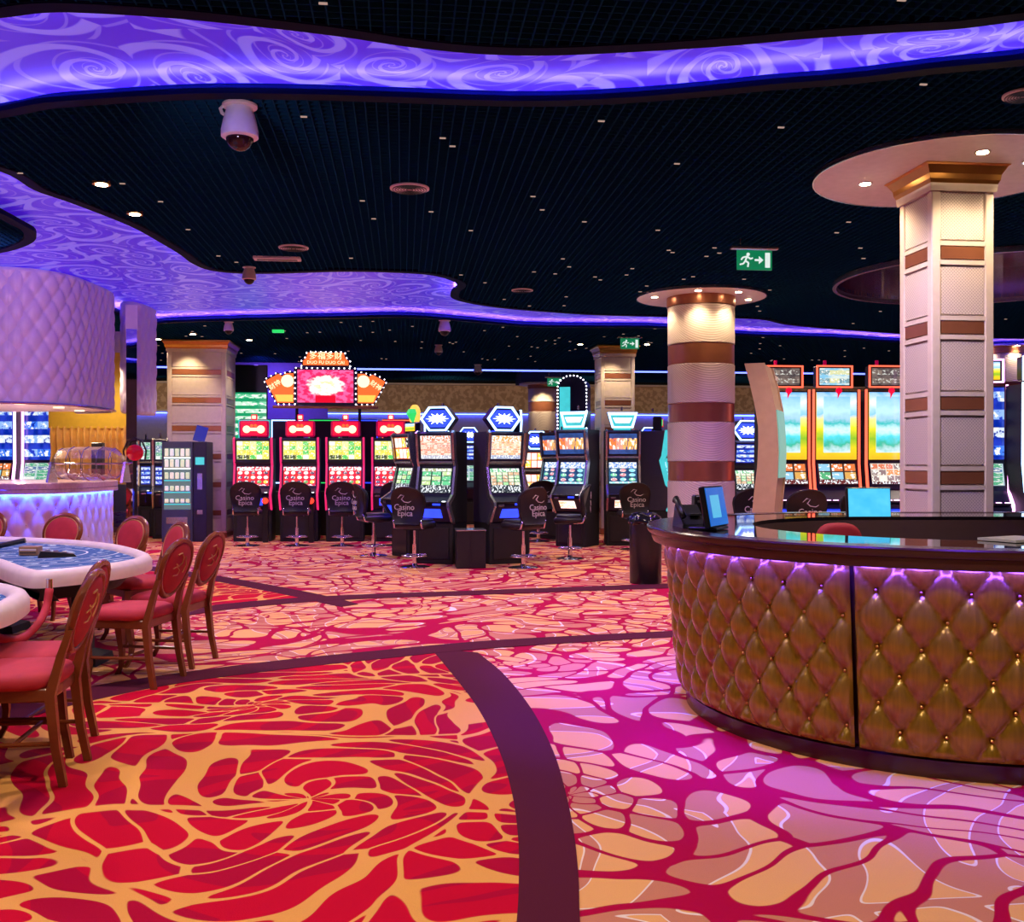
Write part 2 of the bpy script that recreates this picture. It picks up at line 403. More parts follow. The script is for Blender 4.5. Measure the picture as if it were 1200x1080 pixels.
struct(MB().box(((XL+XR)/2, YB-.05, 2.2), (XR-XL, .1, 4.5)).build('wall_front', m_wall))
# hanging beam with blue line in front of back wall (y ~ 430)
mbm = MB(); a, b = AT(180, 25.3), AT(1200, 25.3)
struct(MB().box((1.0, 25.9, CEIL-.03), (28, .05, .035)).build('trim_13', glow('blue_cove_line', (.10,.14,1.0), 5.)))
# ---------------------------------------------------------------- camera, world, view
cd = bpy.data.cameras.new('camera'); cam = bpy.data.objects.new('camera', cd); C.objects.link(cam)
cd.sensor_width = 36; cd.lens = 36*F/1200; cd.sensor_fit = 'HORIZONTAL'; cd.clip_end = 100; cd.clip_start = .05
cam.location = (0,0,CAMH); cam.rotation_euler = (pi/2, 0, -YAW); bpy.context.scene.camera = cam
w = bpy.data.worlds.new('world'); bpy.context.scene.world = w; w.use_nodes = True
w.node_tree.nodes['Background'].inputs[0].default_value = (.5,.45,.6,1); w.node_tree.nodes['Background'].inputs[1].default_value = .02
vs = bpy.context.scene.view_settings; vs.view_transform = 'Standard'; vs.look = 'None'; vs.gamma = 1; vs.exposure = 0.0; vs.use_curve_mapping = False
def lamp(kind, loc, e, col, size=.2, rot=(0,0,0), spot=None, blend=.6):
    l = bpy.data.lights.new('ceiling_or_fill_light', kind); l.energy = e; l.color = col
    if kind == 'SPOT': l.spot_size = R(spot or 100); l.spot_blend = blend; l.shadow_soft_size = size
    elif kind == 'AREA': l.size = size
    else: l.shadow_soft_size = size
    o = bpy.data.objects.new('ceiling_or_fill_light', l); C.objects.link(o); o.location = loc; o.rotation_euler = rot
    return o
warm = (1.0,.78,.64)
for lat, D in [(-3,3),(0,3),(2.4,2.2),(-4.5,6),(-1.6,6),(-4,9.5),(-.5,9.5),(-3,13),(0.5,12.5),(4,10.5),(-4,17),(0,17),(4,16),(7,14),(7,20),(-1,22),(4,24),(-7,17)]:
    lamp('SPOT', W(lat, D, CEIL-.08), 210, warm, .12, (0,0,0), 135, .8)
for lat, D, e, a in [(-4.5,4.5,150,140),(-3.0,6,60,120),(0.65,7.1,1200,32),(0.4,5.8,700,32),(0.2,8.6,190,80),(1.15,4.95,900,28),(2.1,4.3,420,26),(-3.2,9,150,140),(-7.0,10.4,330,120),(0,11,230,140),(3.2,12,230,140),(-2,16,260,140),(5,17,120,140),(-5.5,18,120,140),(2,21,120,140)]:
    lamp('SPOT', W(lat, D, CEIL-.08), e, (.17,.05,1.0) if a < 50 else (.42,.14,1.0), .15, (0,0,0), a, .9)  # added violet fill spots without fixtures, for the wash on floor and columns
for lat in (-10,-6,-2,2,6,10): lamp('SPOT', W(lat, 27.2, 3.2), 90, (1,.72,.45), .15, (R(78),0,-YAW), 110, .9)  # made-up wall-wash spots that brighten the back wallpaper
for lat, D in [(1.2,6.0),(2.4,7.2)]: lamp('SPOT', W(lat, D, CEIL-.08), 200, (1.0,.74,.9), .15, (R(35),0,-YAW-R(30)), 90, .9)  # unseen lilac fill, added to light the lattice column from the camera side
lamp('SPOT', W(-5.2, 9.2, 3.3), 230, (.78,.42,1.0), .2, (R(89),0,-YAW+R(22)), 56, .6)  # added violet-pink spot brightening the tufted bulkhead, no lamp body
lamp('SPOT', W(-1.8, 5.0, 3.3), 26, (.80,.66,1.0), .1, (R(100),0,-YAW), 50, .9)  # fixtureless lilac spot put in to lift the large dome camera
lamp('SPOT', W(2.5, 6.3, CEIL-.1), 90, (1,.8,.65), .1, (0,0,0), 60, .9)  # extra warm fill over the desk interior, not a real fitting
p_ = AT(300, 24.2); struct(MB().box((p_.x, p_.y, 2.0), (3.4, .12, 3.72)).build('wall_back', mat('violet_wall_paint', (.30,.22,.62), .6)))
lamp('SPOT', AT(300, 22.6, 3.75), 160, (.25,.12,1.0), .1, (R(50),0,-YAW), 120, .9)  # added violet spot making the glow on this wall panel
# ---------------------------------------------------------------- columns
m_cream = mat('cream_lacquer', (.72,.64,.60), .38)
m_copper = mat('brushed_copper', (.40,.155,.085), .3, .5, var=.25, vs=4)
m_brass = mat('bronze_cornice', (.62,.30,.08), .3, .8)
t = NT('cream_lattice_panel'); L = t.sep(t.obj())
u = t.M('ADD', L[0], L[1])
def lat_(a): return t.M('ABSOLUTE', t.M('SUBTRACT', t.M('FRACT', t.M('MULTIPLY', a, 38.)), .5))
h = t.M('MINIMUM', lat_(t.M('ADD', u, L[2])), lat_(t.M('SUBTRACT', u, L[2])))
hole = t.step(h, .10, .2)
t.bsdf(t.mix(hole, (.76,.68,.67), (.46,.40,.42)), .5, normal=t.bump(t.M('SUBTRACT', 1., hole), .35, .003)); m_lattice = t.m
t = NT('cream_ribbed_panel'); L = t.sep(t.obj()); an = t.M('ARCTAN2', L[1], L[0])
z = t.M('ADD', t.M('MULTIPLY', t.M('ABSOLUTE', t.M('SINE', t.M('MULTIPLY', an, 1.0))), .42), L[2])
st_ = t.M('SINE', t.M('MULTIPLY', z, 190.))
t.bsdf(t.mix(t.step(st_, .2, .9), (.74,.68,.62), (.56,.5,.47)), .38, normal=t.bump(st_, .5, .004)); m_rib = t.m
m_lampglow = glow('warm_downlight', (1.,.72,.4), 60.)
def sq(h, z): return [(-h,-h,z),(h,-h,z),(h,h,z),(-h,h,z)]
def ringbox(mb, h, z0, z1, th):          # square ring standing off the core
    for i in range(4):
        mb.T = Matrix.Rotation(i*pi/2, 4, 'Z'); mb.box((0, -h+th/2, (z0+z1)/2), (2*h, th, z1-z0))
    mb.T = None
def square_column(c, w, label, lattice=False, tops=(3.20,2.61,2.01,1.42,.82,.22), H=CEIL):
    t = thing('panelled_column', label, 'column', c, 0, 'square panelled columns')
    h = w/2; a = .075 if w < .8 else .09; bh = .105
    MB().prism([(-h+.03,-h+.03),(h-.03,-h+.03),(h-.03,h-.03),(-h+.03,h-.03)], 0, H-.02).build('shaft', m_cream, t)
    for i, j in ((-1,-1),(1,-1),(1,1),(-1,1)):
        MB().box((i*(h-a/2), j*(h-a/2), (H-.2)/2), (a, a, H-.2), .008).build('corner_post', m_cream, t)
    rb = MB()
    for z in tops:
        for q in (z+.02, z-bh-.025): 
            for i in range(4):
                rb.T = Matrix.Rotation(i*pi/2, 4, 'Z'); rb.box((0, -h+.012, q), (2*(h-a)+.01, .016, .035))
        cb = MB()
        for i in range(4):
            cb.T = Matrix.Rotation(i*pi/2, 4, 'Z'); cb.box((0, -h+.014, z-bh/2), (2*(h-a)-.012, .014, bh-.008))
        cb.build('copper_band', m_copper, t)
    rb.T = None; rb.build('rail', m_cream, t)
    zs = [H-.24]+[z-bh-.06 for z in tops]; lo = [z+.05 for z in tops]+[.05]
    for z1, z0 in zip(zs, lo):
        if z1-z0 < .1: continue
        lp = MB()
        for i in range(4):
            lp.T = Matrix.Rotation(i*pi/2, 4, 'Z'); lp.box((0, -h+.017, (z0+z1)/2), (2*(h-a)-.002, .012, z1-z0-.002), .004)
        lp.T = None; lp.build('lattice_panel' if lattice else 'plain_panel', m_lattice if lattice else m_cream, t)
    MB().loft([sq(h+.015, H-.24), sq(h+.02, H-.2), sq(h+.02, H-.18)]).build('moulding', m_cream, t)
    MB().loft([sq(h+.02, H-.18), sq(h+.035, H-.15), sq(h+.04, H-.11), sq(h+.075, H-.05), sq(h+.09, H-.04), sq(h+.09, H-.015)]).build('cornice', m_brass, t)
    MB().loft([sq(h+.02, 0), sq(h+.02, .1), sq(h+.005, .13)]).build('base', m_copper, t)
    return t
def disc(c, r, label, lights, e=60, hole=0):
    t = thing('ceiling_disc', label, 'ceiling panel', (c.x, c.y, CEIL-.035), 0, 'round ceiling discs around the columns')
    MB().lathe([(r, 0), (r, .03)], 64).build('panel', m_white, t)
    MB().lathe([(r, -.003), (r+.012, -.003), (r+.012, .035), (r, .035)], 64, cap=False).build('rim', m_silver, t)
    for ang, rr in lights:
        x, y = rr*cos(ang), rr*sin(ang)
        d = MB().lathe([(.06, -.008), (.06, .0)], 20, (x, y, 0)).build('downlight', m_silver, t)
        MB().lathe([(.042, -.012), (.042, -.008)], 20, (x, y, 0)).build('bulb', m_lampglow, d)
        lamp('SPOT', (c.x+x, c.y+y, CEIL-.07), e, (1.,.70,.40), .04, (0,0,0), 120, .7)
    return t
c1 = AT(1108, 8.22); c1w = .52
col1 = square_column(c1, c1w, 'slim cream lattice column rising behind the curved reception desk', True)
col1['group'] = 'square panelled columns'
disc(c1, 1.03, 'large white ceiling disc with downlights above the lattice column', [(R(150),.62),(R(265),.62),(R(318),.62),(R(35),.62)], 60)
col3 = square_column(AT(237, 20.2), 1.12, 'broad cream column standing behind the vending machine', tops=(3.29,2.74,2.19,1.64,1.09,.54))
col2 = square_column(AT(720, 20.9), .70, 'cream panelled column with warm lit top in the centre', tops=(3.29,2.74,2.19,1.64,1.09,.54))
for c, d_ in ((AT(237,20.2), .9), (AT(720,20.9), .75)):
    lamp('SPOT', (c.x-.15, c.y-d_, CEIL-.1), 70, (1.,.70,.38), .04, (R(12),0,0), 90, .8)
    lamp('SPOT', (c.x-d_*(1 if d_ < .8 else -1), c.y-.1, CEIL-.1), 40, (1.,.70,.38), .04, (0,0,0), 90, .8)
def round_column(c, r, H, bands, label, top=.14):
    t = thing('round_column', label, 'column', c, 0, 'round columns with copper bands')
    n = 64; cuts = []
    MB().lathe([(r-.02, 0), (r-.02, H)], n).build('core', m_cream, t)
    MB().lathe([(r+.012, H-top), (r+.012, H)], n).build('copper_collar', m_copper, t)
    z = H-top
    for z1, z0 in bands:
        MB().lathe([(r-.015, z1+.004), (r, z1+.012), (r, z-.012), (r-.015, z-.004)], n).build('ribbed_panel', m_rib, t, True, 30)
        MB().lathe([(r-.012, z0), (r-.006, z0+.006), (r-.006, z1-.006), (r-.012, z1)], n).build('copper_band', m_copper, t, True, 30)
        z = z0
    MB().lathe([(r-.015, .004), (r, .012), (r, z-.012), (r-.015, z-.004)], n).build('ribbed_panel', m_rib, t, True, 30)
    return t
c4 = AT(821.5, 14.45)
round_column(c4, .475, CEIL-.03, [(3.15,2.87),(2.31,2.05),(1.49,1.22),(.68,.42)], 'thick round column with copper bands beside the desk end')
disc(c4, .91, 'white ceiling disc capping the thick round column', [(R(185),.70),(R(250),.70),(R(300),.70),(R(0),.70),(R(90),.70)], 45)
round_column(AT(635.5, 27.0), .38, 3.53, [(3.07,2.82),(2.3,2.05),(1.5,1.25)], 'small distant round column left of the blue arched sign', .1)
MB_ = tag(MB().lathe([(.62,3.53),(.62,3.57)], 40).build('ceiling_disc', m_white), 'small white disc on top of the distant round column', 'ceiling panel'); MB_.location = AT(635.5, 27.0)
struct(MB().box((*AT(635.5,27.0).xy, 3.72), (1.3,1.3,.3)).build('ceiling', m_void))
for dx in (-.5, 0, .5): lamp('SPOT', AT(635.5+dx*22, 26.4, 3.5), 40, (1.,.70,.38), .03, (0,0,0), 100, .7)
round_column(AT(1176, 20.8), .40, CEIL-.03, [(3.10,2.86),(2.31,2.07),(1.5,1.26)], 'distant round copper banded column right of the lattice column')
disc(AT(1176, 20.8), .55, 'small white disc over the distant right round column', [(R(200),.48),(R(270),.48),(R(330),.48)], 30)
# ---------------------------------------------------------------- tufted upholstery
def resample(pts, ds, closed=False):
    pts = [Vector(p) for p in pts]
    if closed: pts = pts+[pts[0]]
    L = [0.]
    for a, b in zip(pts, pts[1:]): L.append(L[-1]+(b-a).length)
    n = max(2, round(L[-1]/ds)); out = []; k = 0
    for i in range(n+1):
        s_ = L[-1]*i/n
        while k < len(L)-2 and L[k+1] < s_: k += 1
        f = (s_-L[k])/max(1e-9, L[k+1]-L[k]); out.append(pts[k].lerp(pts[k+1], f))
    return out, L[-1]
def tufted(path, z0, z1, sx, st, depth, ds=.013, lean=0., s_off=0.):
    P, Ln = resample(path, ds); n = len(P); nz = max(4, round((z1-z0)/ds)); mb = MB(); vs = []
    N = []
    for i in range(n):
        d = (P[min(i+1, n-1)]-P[max(i-1, 0)]).normalized(); N.append(Vector((d.y, -d.x, 0)))
    for k in range(nz+1):
        z = z0+(z1-z0)*k/nz
        for i in range(n):
            s_ = Ln*i/(n-1)+s_off; a = s_/sx+(z-z1)/st; b = s_/sx-(z-z1)/st
            e = min(1, min(i, n-1-i)*ds/.03, min(k+.01, nz-k+.01)*ds/.03)**.5
            h = (abs(sin(pi*a))*abs(sin(pi*b)))**.42
            fa, fb = a-round(a), b-round(b); r2 = (fa*fa+fb*fb)
            h -= .35*math.exp(-r2*60)
            o = P[i]+N[i]*(depth*h*e+lean*(z-z0)/(z1-z0)); vs.append((o.x, o.y, z))
    fs = [(k*n+i, k*n+i+1, k*n+n+i+1, k*n+n+i) for k in range(nz) for i in range(n-1)]
    mb.add(vs, fs); btn = []
    for ia in range(-60, 120):
        for ib in range(-60, 120):
            s_ = sx*(ia+ib)/2-s_off; z = z1+st*(ia-ib)/2
            if .03 < s_ < Ln-.03 and z0+.03 < z < z1-.01:
                i = round(s_/Ln*(n-1)); o = P[i]+N[i]*(lean*(z-z0)/(z1-z0)+.002); btn.append((o.x, o.y, z))
    return mb, btn
# ---------------------------------------------------------------- reception desk
t = NT('bronze_leather'); P = t.obj(); L = t.sep(P); nz = t.noise(t.V('MULTIPLY', P, (60,60,4)), 1., 3)
t.bsdf(t.mix(nz, (.16,.088,.006), (.46,.27,.018)), .25, .35, normal=t.bump(nz, .15, .003), coat=.3); m_bronze = t.m
m_wood = mat('dark_mahogany', (.05,.016,.014), .22)
m_top = mat('black_glass_worktop', (.012,.010,.014), .04, coat=.5)
desk = thing('reception_desk', 'round reception desk with tufted bronze leather front and dark top', 'desk', W(2.6, 6.15), -YAW)
def dpath(r, ext=3.0, a0=R(270), a1=R(90)):   # left half circle plus straights to the right, camera aligned local axes
    pts = [(ext, -r, 0), (ext*.5, -r, 0)]
    n = 48
    for i in range(n+1):
        a = a0+(a1-a0)*i/n; pts.append((r*cos(a), r*sin(a), 0))
    pts.append((ext*.5, r, 0)); pts.append((ext, r, 0)); return [Vector(p) for p in pts]
R0 = 1.53
full = [p for p in dpath(R0)]      # runs right->front->left->back, flip so outward normal is right
segs = []
Pp, Ln = resample(full, .01)
Lf = 3.0
marks = [Ln*0+.02, Lf-.95, Lf+.45+.0, Lf+1.9, Lf+3.3, Lf+pi*R0+.01, Ln-.02]
marks = [.02, 1.55, Lf+.98, Lf+2.6, Lf+pi*R0+.6, Ln-.02]
nb = 0; rest = MB()
for a, b in zip(marks, marks[1:]):
    pth = [p for i, p in enumerate(Pp) if a+.006 <= i*.01*Ln/((len(Pp)-1)*.01) <= b-.006][::-1]
    front = b < Lf+3.5 and a > 1
    mb, btn = tufted(pth, .10, 1.02, .195, .272, .046, .012 if front else .03, .09)
    p = mb.build('tufted_panel', m_bronze, desk, True)
    for q in btn:
        if front and nb < 98:
            MB().sph((0,0,0), .0085, 10, 5).build('upholstery_button', m_brass, p).location = q; nb += 1
        else: rest.sph(q, .0085, 8, 4)
o = rest.build('upholstery_buttons', m_brass, desk, True); o['kind'] = 'stuff'
def sweep(path, prof, name, m, parent, closed=False):   # prof: (outward offset, z)
    P, Ln = resample(path, .06); n = len(P); rings = []
    for i in range(n):
        d = (P[min(i+1, n-1)]-P[max(i-1, 0)]).normalized(); N = Vector((-d.y, d.x, 0))
        rings.append([(P[i].x+N.x*o, P[i].y+N.y*o, z) for o, z in prof])
    return MB().loft(rings).build(name, m, parent, True, 30)
base = dpath(1.5)
sweep(base, [(-.06,0),(.015,0),(.02,.085),(.0,.10),(-.06,.10)], 'plinth', m_wood, desk)
sweep(base, [(-.12,.08),(-.02,.08),(.10,1.03),(.10,1.074),(-.12,1.074)], 'carcass', m_wood, desk)
# countertop: glass surface and moulded wooden nosing
sweep(base, [(-.40,1.075),(.25,1.075),(.25,1.10),(-.40,1.10)], 'worktop', m_top, desk)
sweep(base, [(.10,1.035),(.205,1.035),(.207,1.008),(.222,1.005),(.232,1.03),(.235,1.055),(.252,1.062),(.262,1.08),(.262,1.095),(.252,1.103),(.10,1.103),(.10,1.076)], 'wooden_nosing', m_wood, desk)
m_desk_led = glow('violet_desk_led', (.05,.02,1.0), 260.)
sweep(base, [(.188,1.020),(.203,1.020),(.203,1.032),(.188,1.032)], 'led_strip', m_desk_led, desk)
# inner working level
sweep(dpath(1.1), [(-.35,.73),(0,.73),(0,.76),(-.35,.76)], 'inner_shelf', m_wood, desk)
m_fascia = mat('brown_inner_fascia', (.11,.065,.055), .5)
sweep(dpath(1.12), [(-.02,.76),(0,.76),(0,1.075),(-.02,1.075)], 'inner_fascia', m_fascia, desk)
m_reddy = mat('crimson_fabric', (.38,.012,.03), .7, bump=.2)
# ---------------------------------------------------------------- screens
def screen(name, cols, rows, bg, bg2, pal, es=1.6, mode='reels', seed=0., head=.0, foot=.0, hc=(1,.7,.2), fc=(.2,.2,.3)):
    t = NT(name); U = t.sep(t.uv())
    x = t.M('MULTIPLY', U[0], float(cols)); yy = t.M('DIVIDE', t.M('SUBTRACT', U[1], foot), 1-head-foot)
    y = t.M('MULTIPLY', yy, float(rows))
    cell = t.comb(t.M('FLOOR', x), t.M('FLOOR', y), seed)
    wn = t.n('ShaderNodeTexWhiteNoise', noise_dimensions='3D'); t.l(cell, wn.inputs['Vector'])
    cr = t.n('ShaderNodeValToRGB'); cr.color_ramp.interpolation = 'CONSTANT'; e = cr.color_ramp.elements
    while len(e) < len(pal): e.new(.5)
    for i, c in enumerate(pal): e[i].position = i/len(pal); e[i].color = (*c, 1)
    t.l(wn.outputs['Value'], cr.inputs[0])
    fx = t.M('ABSOLUTE', t.M('SUBTRACT', t.M('FRACT', x), .5)); fy = t.M('ABSOLUTE', t.M('SUBTRACT', t.M('FRACT', y), .5))
    nz = t.noise(t.comb(t.M('MULTIPLY', U[0], cols*3.), t.M('MULTIPLY', U[1], rows*3.), seed), 1.2, 2)
    if mode == 'reels':
        d = t.M('SQRT', t.M('ADD', t.M('MULTIPLY', fx, fx), t.M('MULTIPLY', fy, fy))); m = t.step(t.M('ADD', d, t.M('MULTIPLY', nz, .16)), .46, .40)
    elif mode == 'text':
        m = t.M('MULTIPLY', t.step(fy, .30, .24), t.step(t.M('ADD', nz, t.M('MULTIPLY', fx, .25)), .42, .46))
    else:
        m = t.M('MULTIPLY', t.step(fy, .44, .42), t.step(fx, .44, .42))
    b = t.mix(t.step(t.noise(t.comb(U[0], U[1], seed), 3.5, 3), .38, .62), bg, bg2)
    c = t.mix(m, b, cr.outputs[0])
    c = t.mix(t.M('MULTIPLY', m, t.step(nz, .55, .60)), c, (1,1,.92))
    if head: c = t.mix(t.M('GREATER_THAN', U[1], 1-head), c, t.mix(t.step(t.noise(t.comb(t.M('MULTIPLY', U[0], 14.), t.M('MULTIPLY', U[1], 9.), seed), 1.3, 2), .46, .54), hc, (1,1,1)))
    if foot: c = t.mix(t.M('LESS_THAN', U[1], foot), c, t.mix(t.step(t.noise(t.comb(t.M('MULTIPLY', U[0], 18.), t.M('MULTIPLY', U[1], 9.), seed+3), 1.3, 2), .5, .56), fc, (.9,.95,1)))
    t.bsdf((.01,.01,.01), .12, emit=c, es=es); t.m.cycles.emission_sampling = 'NONE'
    return t.m
YEL, RED, GRN, WHT, BLU, PNK, ORG, CYN = (1,.72,.08),(.9,.02,.03),(.1,.6,.12),(1,.95,.85),(.05,.2,.9),(.95,.1,.45),(1,.3,.04),(.1,.8,.85)
s_red_top = screen('green_gold_paytable_screen', 5, 4, (.55,.55,.10), (.75,.80,.25), [YEL, (.85,.9,.35), GRN, (.05,.08,.02), WHT], 1.3, 'box', 1., head=.0)
s_red_main = screen('red_reels_screen', 5, 3, (.75,.01,.03), (.9,.03,.02), [YEL, WHT, (.15,.35,.1), (.9,.85,.7), (.1,.05,.1)], 1.6, 'reels', 2., head=.2, foot=.08, hc=(.85,.02,.03), fc=(.7,.02,.05))
s_pay_a = screen('peach_paytable_screen', 9, 7, (.95,.52,.36), (.95,.62,.48), [(.85,.12,.10), (.95,.8,.7), (.8,.25,.15)], 1.2, 'text', 3., head=.22, foot=.16, hc=(.75,.22,.08), fc=(.5,.5,.6))
s_pay_b = screen('orange_paytable_screen', 12, 6, (.95,.62,.40), (.95,.75,.6), [(.75,.18,.04), (.95,.45,.1), (.95,.85,.7)], 1.2, 'text', 4., head=.25, foot=.16, hc=(.9,.4,.08), fc=(.35,.4,.6))
s_reel_a = screen('green_reels_screen', 3, 3, (.01,.03,.02), (.02,.10,.05), [(.15,.65,.3), (.7,.95,.6), (.6,.8,.35)], 1.2, 'box', 5., head=.12, foot=.3, hc=(.4,.45,.2), fc=(.02,.03,.04))
s_reel_b = screen('card_reels_screen', 5, 4, (.01,.04,.04), (.02,.12,.08), [(.45,.8,.4), (.85,.95,.6), (.8,.5,.3)], 1.2, 'box', 6., head=.15, foot=.3, hc=(.2,.6,.3), fc=(.02,.03,.04))
s_blue_top = screen('orange_logo_on_blue_screen', 4, 1, (.02,.05,.18), (.03,.08,.3), [(.95,.2,.05), (1,.45,.1), (1,.35,.25)], 1.3, 'text', 7.)
s_blue_main = screen('blue_reels_screen', 3, 3, (.01,.04,.12), (.02,.10,.22), [(.3,.75,.9), (.8,.3,.35), (.2,.7,.4), (.7,.85,.95)], 1.3, 'reels', 8., head=.28, foot=.08, hc=(.15,.3,.75), fc=(.3,.7,.8))
s_red_small = screen('red_gold_screen', 4, 2, (.6,.03,.02), (.7,.2,.02), [WHT, YEL, ORG, (.02,.02,.02)], 1.4, 'box', 9.)
s_land = None
t = NT('landscape_portrait_screen'); U = t.sep(t.uv()); nz = t.noise(t.comb(t.M('MULTIPLY', U[0], 3.), t.M('MULTIPLY', U[1], 6.), 2.), 1.6, 4)
v = t.M('ADD', U[1], t.M('MULTIPLY', t.M('SUBTRACT', nz, .5), .16))
cr = t.n('ShaderNodeValToRGB'); t.l(v, cr.inputs[0]); e = cr.color_ramp.elements
for i, (p, c) in enumerate([(0,(.85,.45,.02)), (.16,(.75,.62,.02)), (.30,(.25,.5,.03)), (.46,(.85,.75,.03)), (.60,(.95,.8,.3)), (.68,(.25,.6,.95)), (.85,(.85,.95,1)), (1,(.15,.45,.9))]):
    q = e[i] if i < 2 else e.new(p); q.position = p; q.color = (*c, 1)
t.bsdf((.01,.01,.01), .12, emit=cr.outputs[0], es=1.3); t.m.cycles.emission_sampling = 'NONE'; s_land = t.m
t = NT('inner_island_screen'); U = t.sep(t.uv()); nz = t.noise(t.comb(t.M('MULTIPLY', U[0], 3.), t.M('MULTIPLY', U[1], 7.), 9.), 1.4, 4)
v = t.M('ADD', U[1], t.M('MULTIPLY', t.M('SUBTRACT', nz, .5), .22))
cr = t.n('ShaderNodeValToRGB'); t.l(v, cr.inputs[0]); e = cr.color_ramp.elements
for i, (p, c) in enumerate([(0,(.7,.85,.95)), (.15,(.05,.45,.3)), (.28,(.1,.7,.85)), (.40,(.65,.9,.95)), (.52,(.04,.5,.5)), (.60,(.35,.6,.75)), (.75,(.5,.8,1)), (1,(.25,.55,.95))]):
    q = e[i] if i < 2 else e.new(p); q.position = p; q.color = (*c, 1)
t.bsdf((.01,.01,.01), .12, emit=cr.outputs[0], es=1.3); t.m.cycles.emission_sampling = 'NONE'; s_isle = t.m
s_tiles = screen('tile_grid_screen', 3, 2, (.03,.02,.02), (.06,.03,.02), [(.75,.4,.1), (.1,.45,.2), (.8,.2,.05), (.3,.6,.8), (.8,.75,.6)], 1.2, 'box', 12., foot=.2, fc=(.15,.02,.02))
s_cards = screen('letter_reels_screen', 5, 3, (.8,.7,.6), (.9,.8,.7), [(.8,.3,.08), (.9,.85,.75), (.75,.2,.1), (.3,.2,.2)], 1.2, 'box', 13., foot=.12, fc=(.1,.02,.02))
s_topart = screen('sky_art_screen', 3, 2, (.25,.6,.85), (.75,.85,.8), [(.2,.35,.4), (.8,.9,.9), (.75,.75,.4)], 1.1, 'text', 14.)
s_grey = screen('dim_art_screen', 3, 2, (.10,.08,.09), (.3,.22,.2), [(.2,.15,.15), (.4,.3,.25)], .7, 'text', 15.)
s_info = screen('green_info_screen', 3, 7, (.01,.32,.12), (.01,.36,.15), [(.6,.95,.7), (.2,.7,.4)], 1.1, 'text', 16.)
s_white = screen('white_list_screen', 2, 5, (.6,.75,.75), (.5,.65,.7), [(.1,.45,.25), (.9,.95,.9), (.1,.2,.4)], 1.0, 'box', 17.)
s_blueart = screen('blue_art_screen', 2, 4, (.0,.02,.35), (.02,.05,.6), [(.3,.5,1), (.05,.2,.9), (.7,.8,1)], 1.1, 'text', 18.)
s_pinkflash = screen('pink_white_screen', 2, 2, (1,.5,.45), (1,.85,.8), [(1,.95,.9), (.5,.3,.95), (1,.4,.2)], 1.8, 'text', 19.)
g_blue = glow('blue_panel_glow', (.02,.05,1.0), 3.0, .5, False); g_red = glow('red_button_glow', (1,.03,.01), 3., 0, False)
g_white = glow('white_sign_glow', (.85,.95,1.), 4., 0, False); g_bulb = glow('white_bulb', (1,.95,1), 5., 0, False)
g_violet = glow('violet_edge_glow', (.45,.08,1.), 3., 0, False); g_pink = glow('crimson_edge_glow', (.9,.02,.16), 1.2, .3, False)
g_or = glow('orange_red_neon', (1.,.10,.05), 2.4, 0, False); g_neon = glow('pale_blue_neon', (.35,.6,1), 4., 0, False); g_neonp = glow('pink_white_neon', (1,.4,.95), 4., 0, False)
g_cyan = glow('cyan_glow', (.05,.5,.55), 1.5, .3, False); g_gold = glow('gold_sign_glow', (1,.55,.08), 1.4, .1, False); g_signred = glow('red_sign_glow', (.85,.0,.035), 1.3, .1, False)
g_signor = glow('orange_sign_glow', (.95,.13,.02), 1.5, .1, False); g_green = glow('green_glow', (.02,.6,.12), 1.5, .3, False); g_pale = glow('pale_yellow_glow', (1,.8,.45), 1.8, 0, False)
m_navy = mat('navy_cabinet', (.012,.012,.045), .35); m_side = mat('slate_side_panel', (.05,.045,.075), .45)
